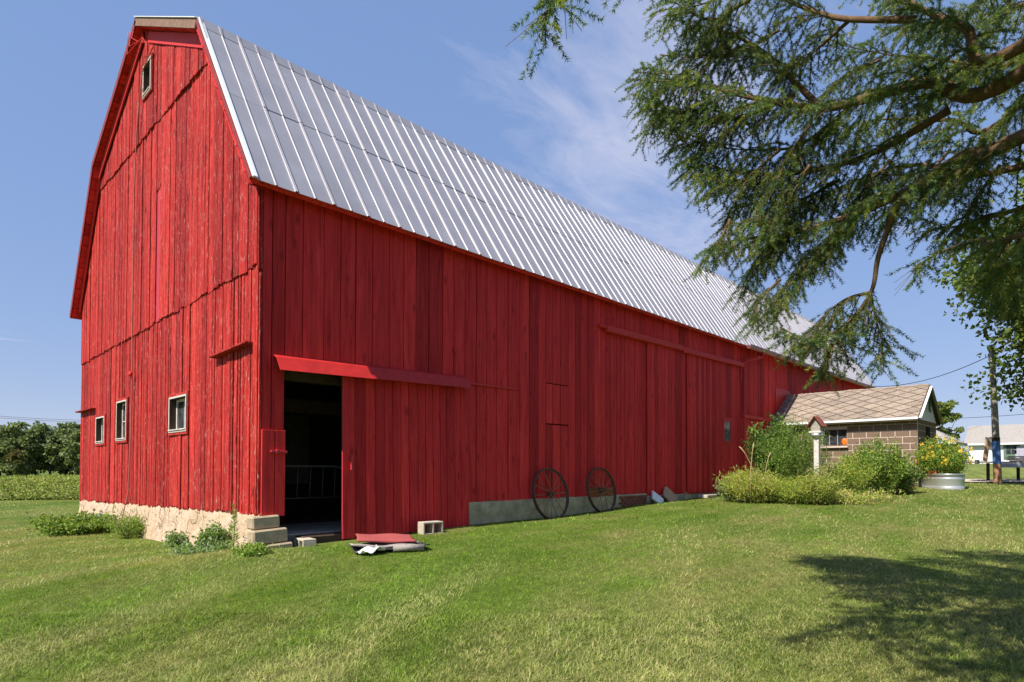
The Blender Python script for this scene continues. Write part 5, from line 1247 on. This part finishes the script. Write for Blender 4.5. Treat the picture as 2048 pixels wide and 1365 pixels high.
ln = np.linalg.norm(B0 - A0, axis=1); isv = np.arange(len(SEG)) < nvis; wide_ = np.array([q[2] for q in SEG]) > 1.5
cnt = np.where(wide_, np.ceil(ln * 300), np.where(isv, np.ceil(ln * 520), np.ceil(ln * 60))).astype(int)
idx = np.repeat(np.arange(len(SEG)), cnt); n = len(idx); v_ = isv[idx]
u = rng.random((n, 1)); P = A0[idx] * (1 - u) + B0[idx] * u; T = unit(B0 - A0)[idx]
rn = rng.normal(0, 1, (n, 3)); S = unit(np.cross(T, rn)); D = unit(T * rng.uniform(.4, .9, (n, 1)) + S)
Lh = np.where(wide_[idx], rng.uniform(.05, .075, n), np.where(v_, rng.uniform(.020, .034, n), rng.uniform(.06, .10, n)))[:, None]; Wd = np.where(wide_[idx], .014, np.where(v_, .0050, .03))[:, None]
Wv = unit(np.cross(D, rng.normal(0, 1, (n, 3)))) * Wd * .5
V = np.stack([P - Wv, P + Wv, P + D * Lh], 1).reshape(-1, 3); F = np.arange(3 * n).reshape(-1, 3)
base = np.array([(.075, .115, .036), (.105, .145, .038), (.165, .185, .040), (.062, .105, .055)]); tuft = rng.choice(4, len(SEG), p=[.34, .30, .22, .14])
cc = base[tuft][idx] * (1 + rng.normal(0, .14, (n, 1))) * (1 + .7 * (rel_[idx] > .55))[:, None]  # outer needles lighter: yellowish tips, plus sunlit brightness put into the colour
pass
np_obj('needles', V, F, M_NEEDLE, spruce, np.repeat(np.clip(cc, .004, 1), 3, axis=0))['kind'] = 'stuff'

# ------------------------------------------------------------------ grass of the lawn
n = 540000; zmin, zmax = 2.6, 40.0
q = rng.random(n); z = 1 / (1 / zmin + q * (1 / zmax - 1 / zmin)); u = rng.uniform(-1, 1, n) * (1.0 * z + .8)
cf2 = unit(np.array([[CF[0], CF[1], 0]]))[0]; cr2 = unit(np.array([[CR[0], CR[1], 0]]))[0]
P = np.array([CP[0], CP[1], 0]) + cf2 * z[:, None] + cr2 * u[:, None]; x, y = P[:, 0], P[:, 1]
k_ = ~((x > -.20) & (y > -.14) & (y < W_ + .2) & (x < L_ + .2)) & ~((x > 18.5) & (x < 21.6) & (y > -4.6) & (y < .2)) & ~((x > .2) & (x < 2.4) & (y > -.36) & (y < 0))
k_ &= ((P[:, :2] - f0[:2]) @ fn) < .3; k_ &= ~((np.abs(x - (28.6 + .02 * y)) < 2.35) & (y < -1))
P = P[k_]; z = z[k_]; x, y = P[:, 0], P[:, 1]; n = len(P); P[:, 2] = gz(x, y) - .004
# where the turf is dry: broad patches plus the sweep of the mower
ang = R(35); xr = x * math.cos(ang) + y * math.sin(ang); yr = -x * math.sin(ang) + y * math.cos(ang)
bend = yr + .6 * np.sin(xr * .22) + 1.2 * (fbm(xr * .25, yr * .25, 2) - .5)
stripe = .5 + .5 * np.sin(bend * 2 * math.pi / 1.25)
dry = .55 * fbm(x * .33 + 3, y * .33, 4) + .28 * fbm(xr * .35, yr * 2.2, 3) + .16 * stripe + .24 * np.clip((-y - 2.2) / 5, 0, 1) + .10 * ((x < .5) & (y > -1.5)) - .24 * np.exp(-((y + 1.2) / 1.6) ** 2) * (x > .3)
dry = np.clip((dry - .41) / .26, 0, 1)
clump = fbm(x * 9, y * 9, 2)
green = np.where(rng.random((n, 1)) < .5, np.array([[.15, .255, .014]]), np.array([[.095, .18, .010]])); straw = np.where(rng.random((n, 1)) < .5, np.array([[.44, .385, .175]]), np.array([[.28, .275, .095]]))
w_ = np.clip(dry * .75 + rng.normal(0, .22, n), 0, 1)[:, None]
C = (green * (1 - w_) + straw * w_) * (1 + rng.normal(0, .2, (n, 1))) * (.62 + .76 * clump[:, None]) * (.80 + .4 * fbm(x * .9 + 40, y * .9, 3))[:, None]; C = np.clip(C * 1.12, .005, 1)
L = np.clip(rng.normal(.048, .012, n), .02, .09) * (.75 + .5 * clump) * np.clip(1 + (z - 8) * .02, 1, 1.6); Wd = np.maximum(.0042, z * .00105) * rng.uniform(.7, 1.3, n)
a = rng.random(n) * 6.283; lay = np.sign(np.sin(bend * math.pi / 1.25)) * .35
D = np.stack([np.cos(a) * .75 + lay * math.cos(ang), np.sin(a) * .75 + lay * math.sin(ang), np.ones(n) * .9], 1); D = unit(D)
S = np.stack([-np.sin(a), np.cos(a), np.zeros(n)], 1) * (Wd * .5)[:, None]
mid = P + D * (L * .55)[:, None]; tip = P + D * L[:, None] + np.stack([np.cos(a), np.sin(a), -.55 * np.ones(n)], 1) * (L * .3)[:, None]
near = z < 5.6
V1 = np.stack([P - S, P + S, mid + S * .8, mid - S * .8, tip], 1)[near].reshape(-1, 3); i1 = np.arange(near.sum())[:, None] * 5
F1 = np.concatenate([i1 + [0, 1, 2], i1 + [0, 2, 3], i1 + [3, 2, 4]], 1).reshape(-1, 3)
fr_ = ~near; V2 = np.stack([P - S, P + S, tip], 1)[fr_].reshape(-1, 3); F2 = np.arange(3 * fr_.sum()).reshape(-1, 3)
tag(np_obj('lawn_grass', np.concatenate([V1, V2]), np.concatenate([F1, F2 + len(V1)]), M_GRASS, None, np.concatenate([np.repeat(C[near], 5, axis=0), np.repeat(C[fr_], 3, axis=0)])), 'mown lawn grass with straw-coloured dry patches', 'grass', kind='stuff')
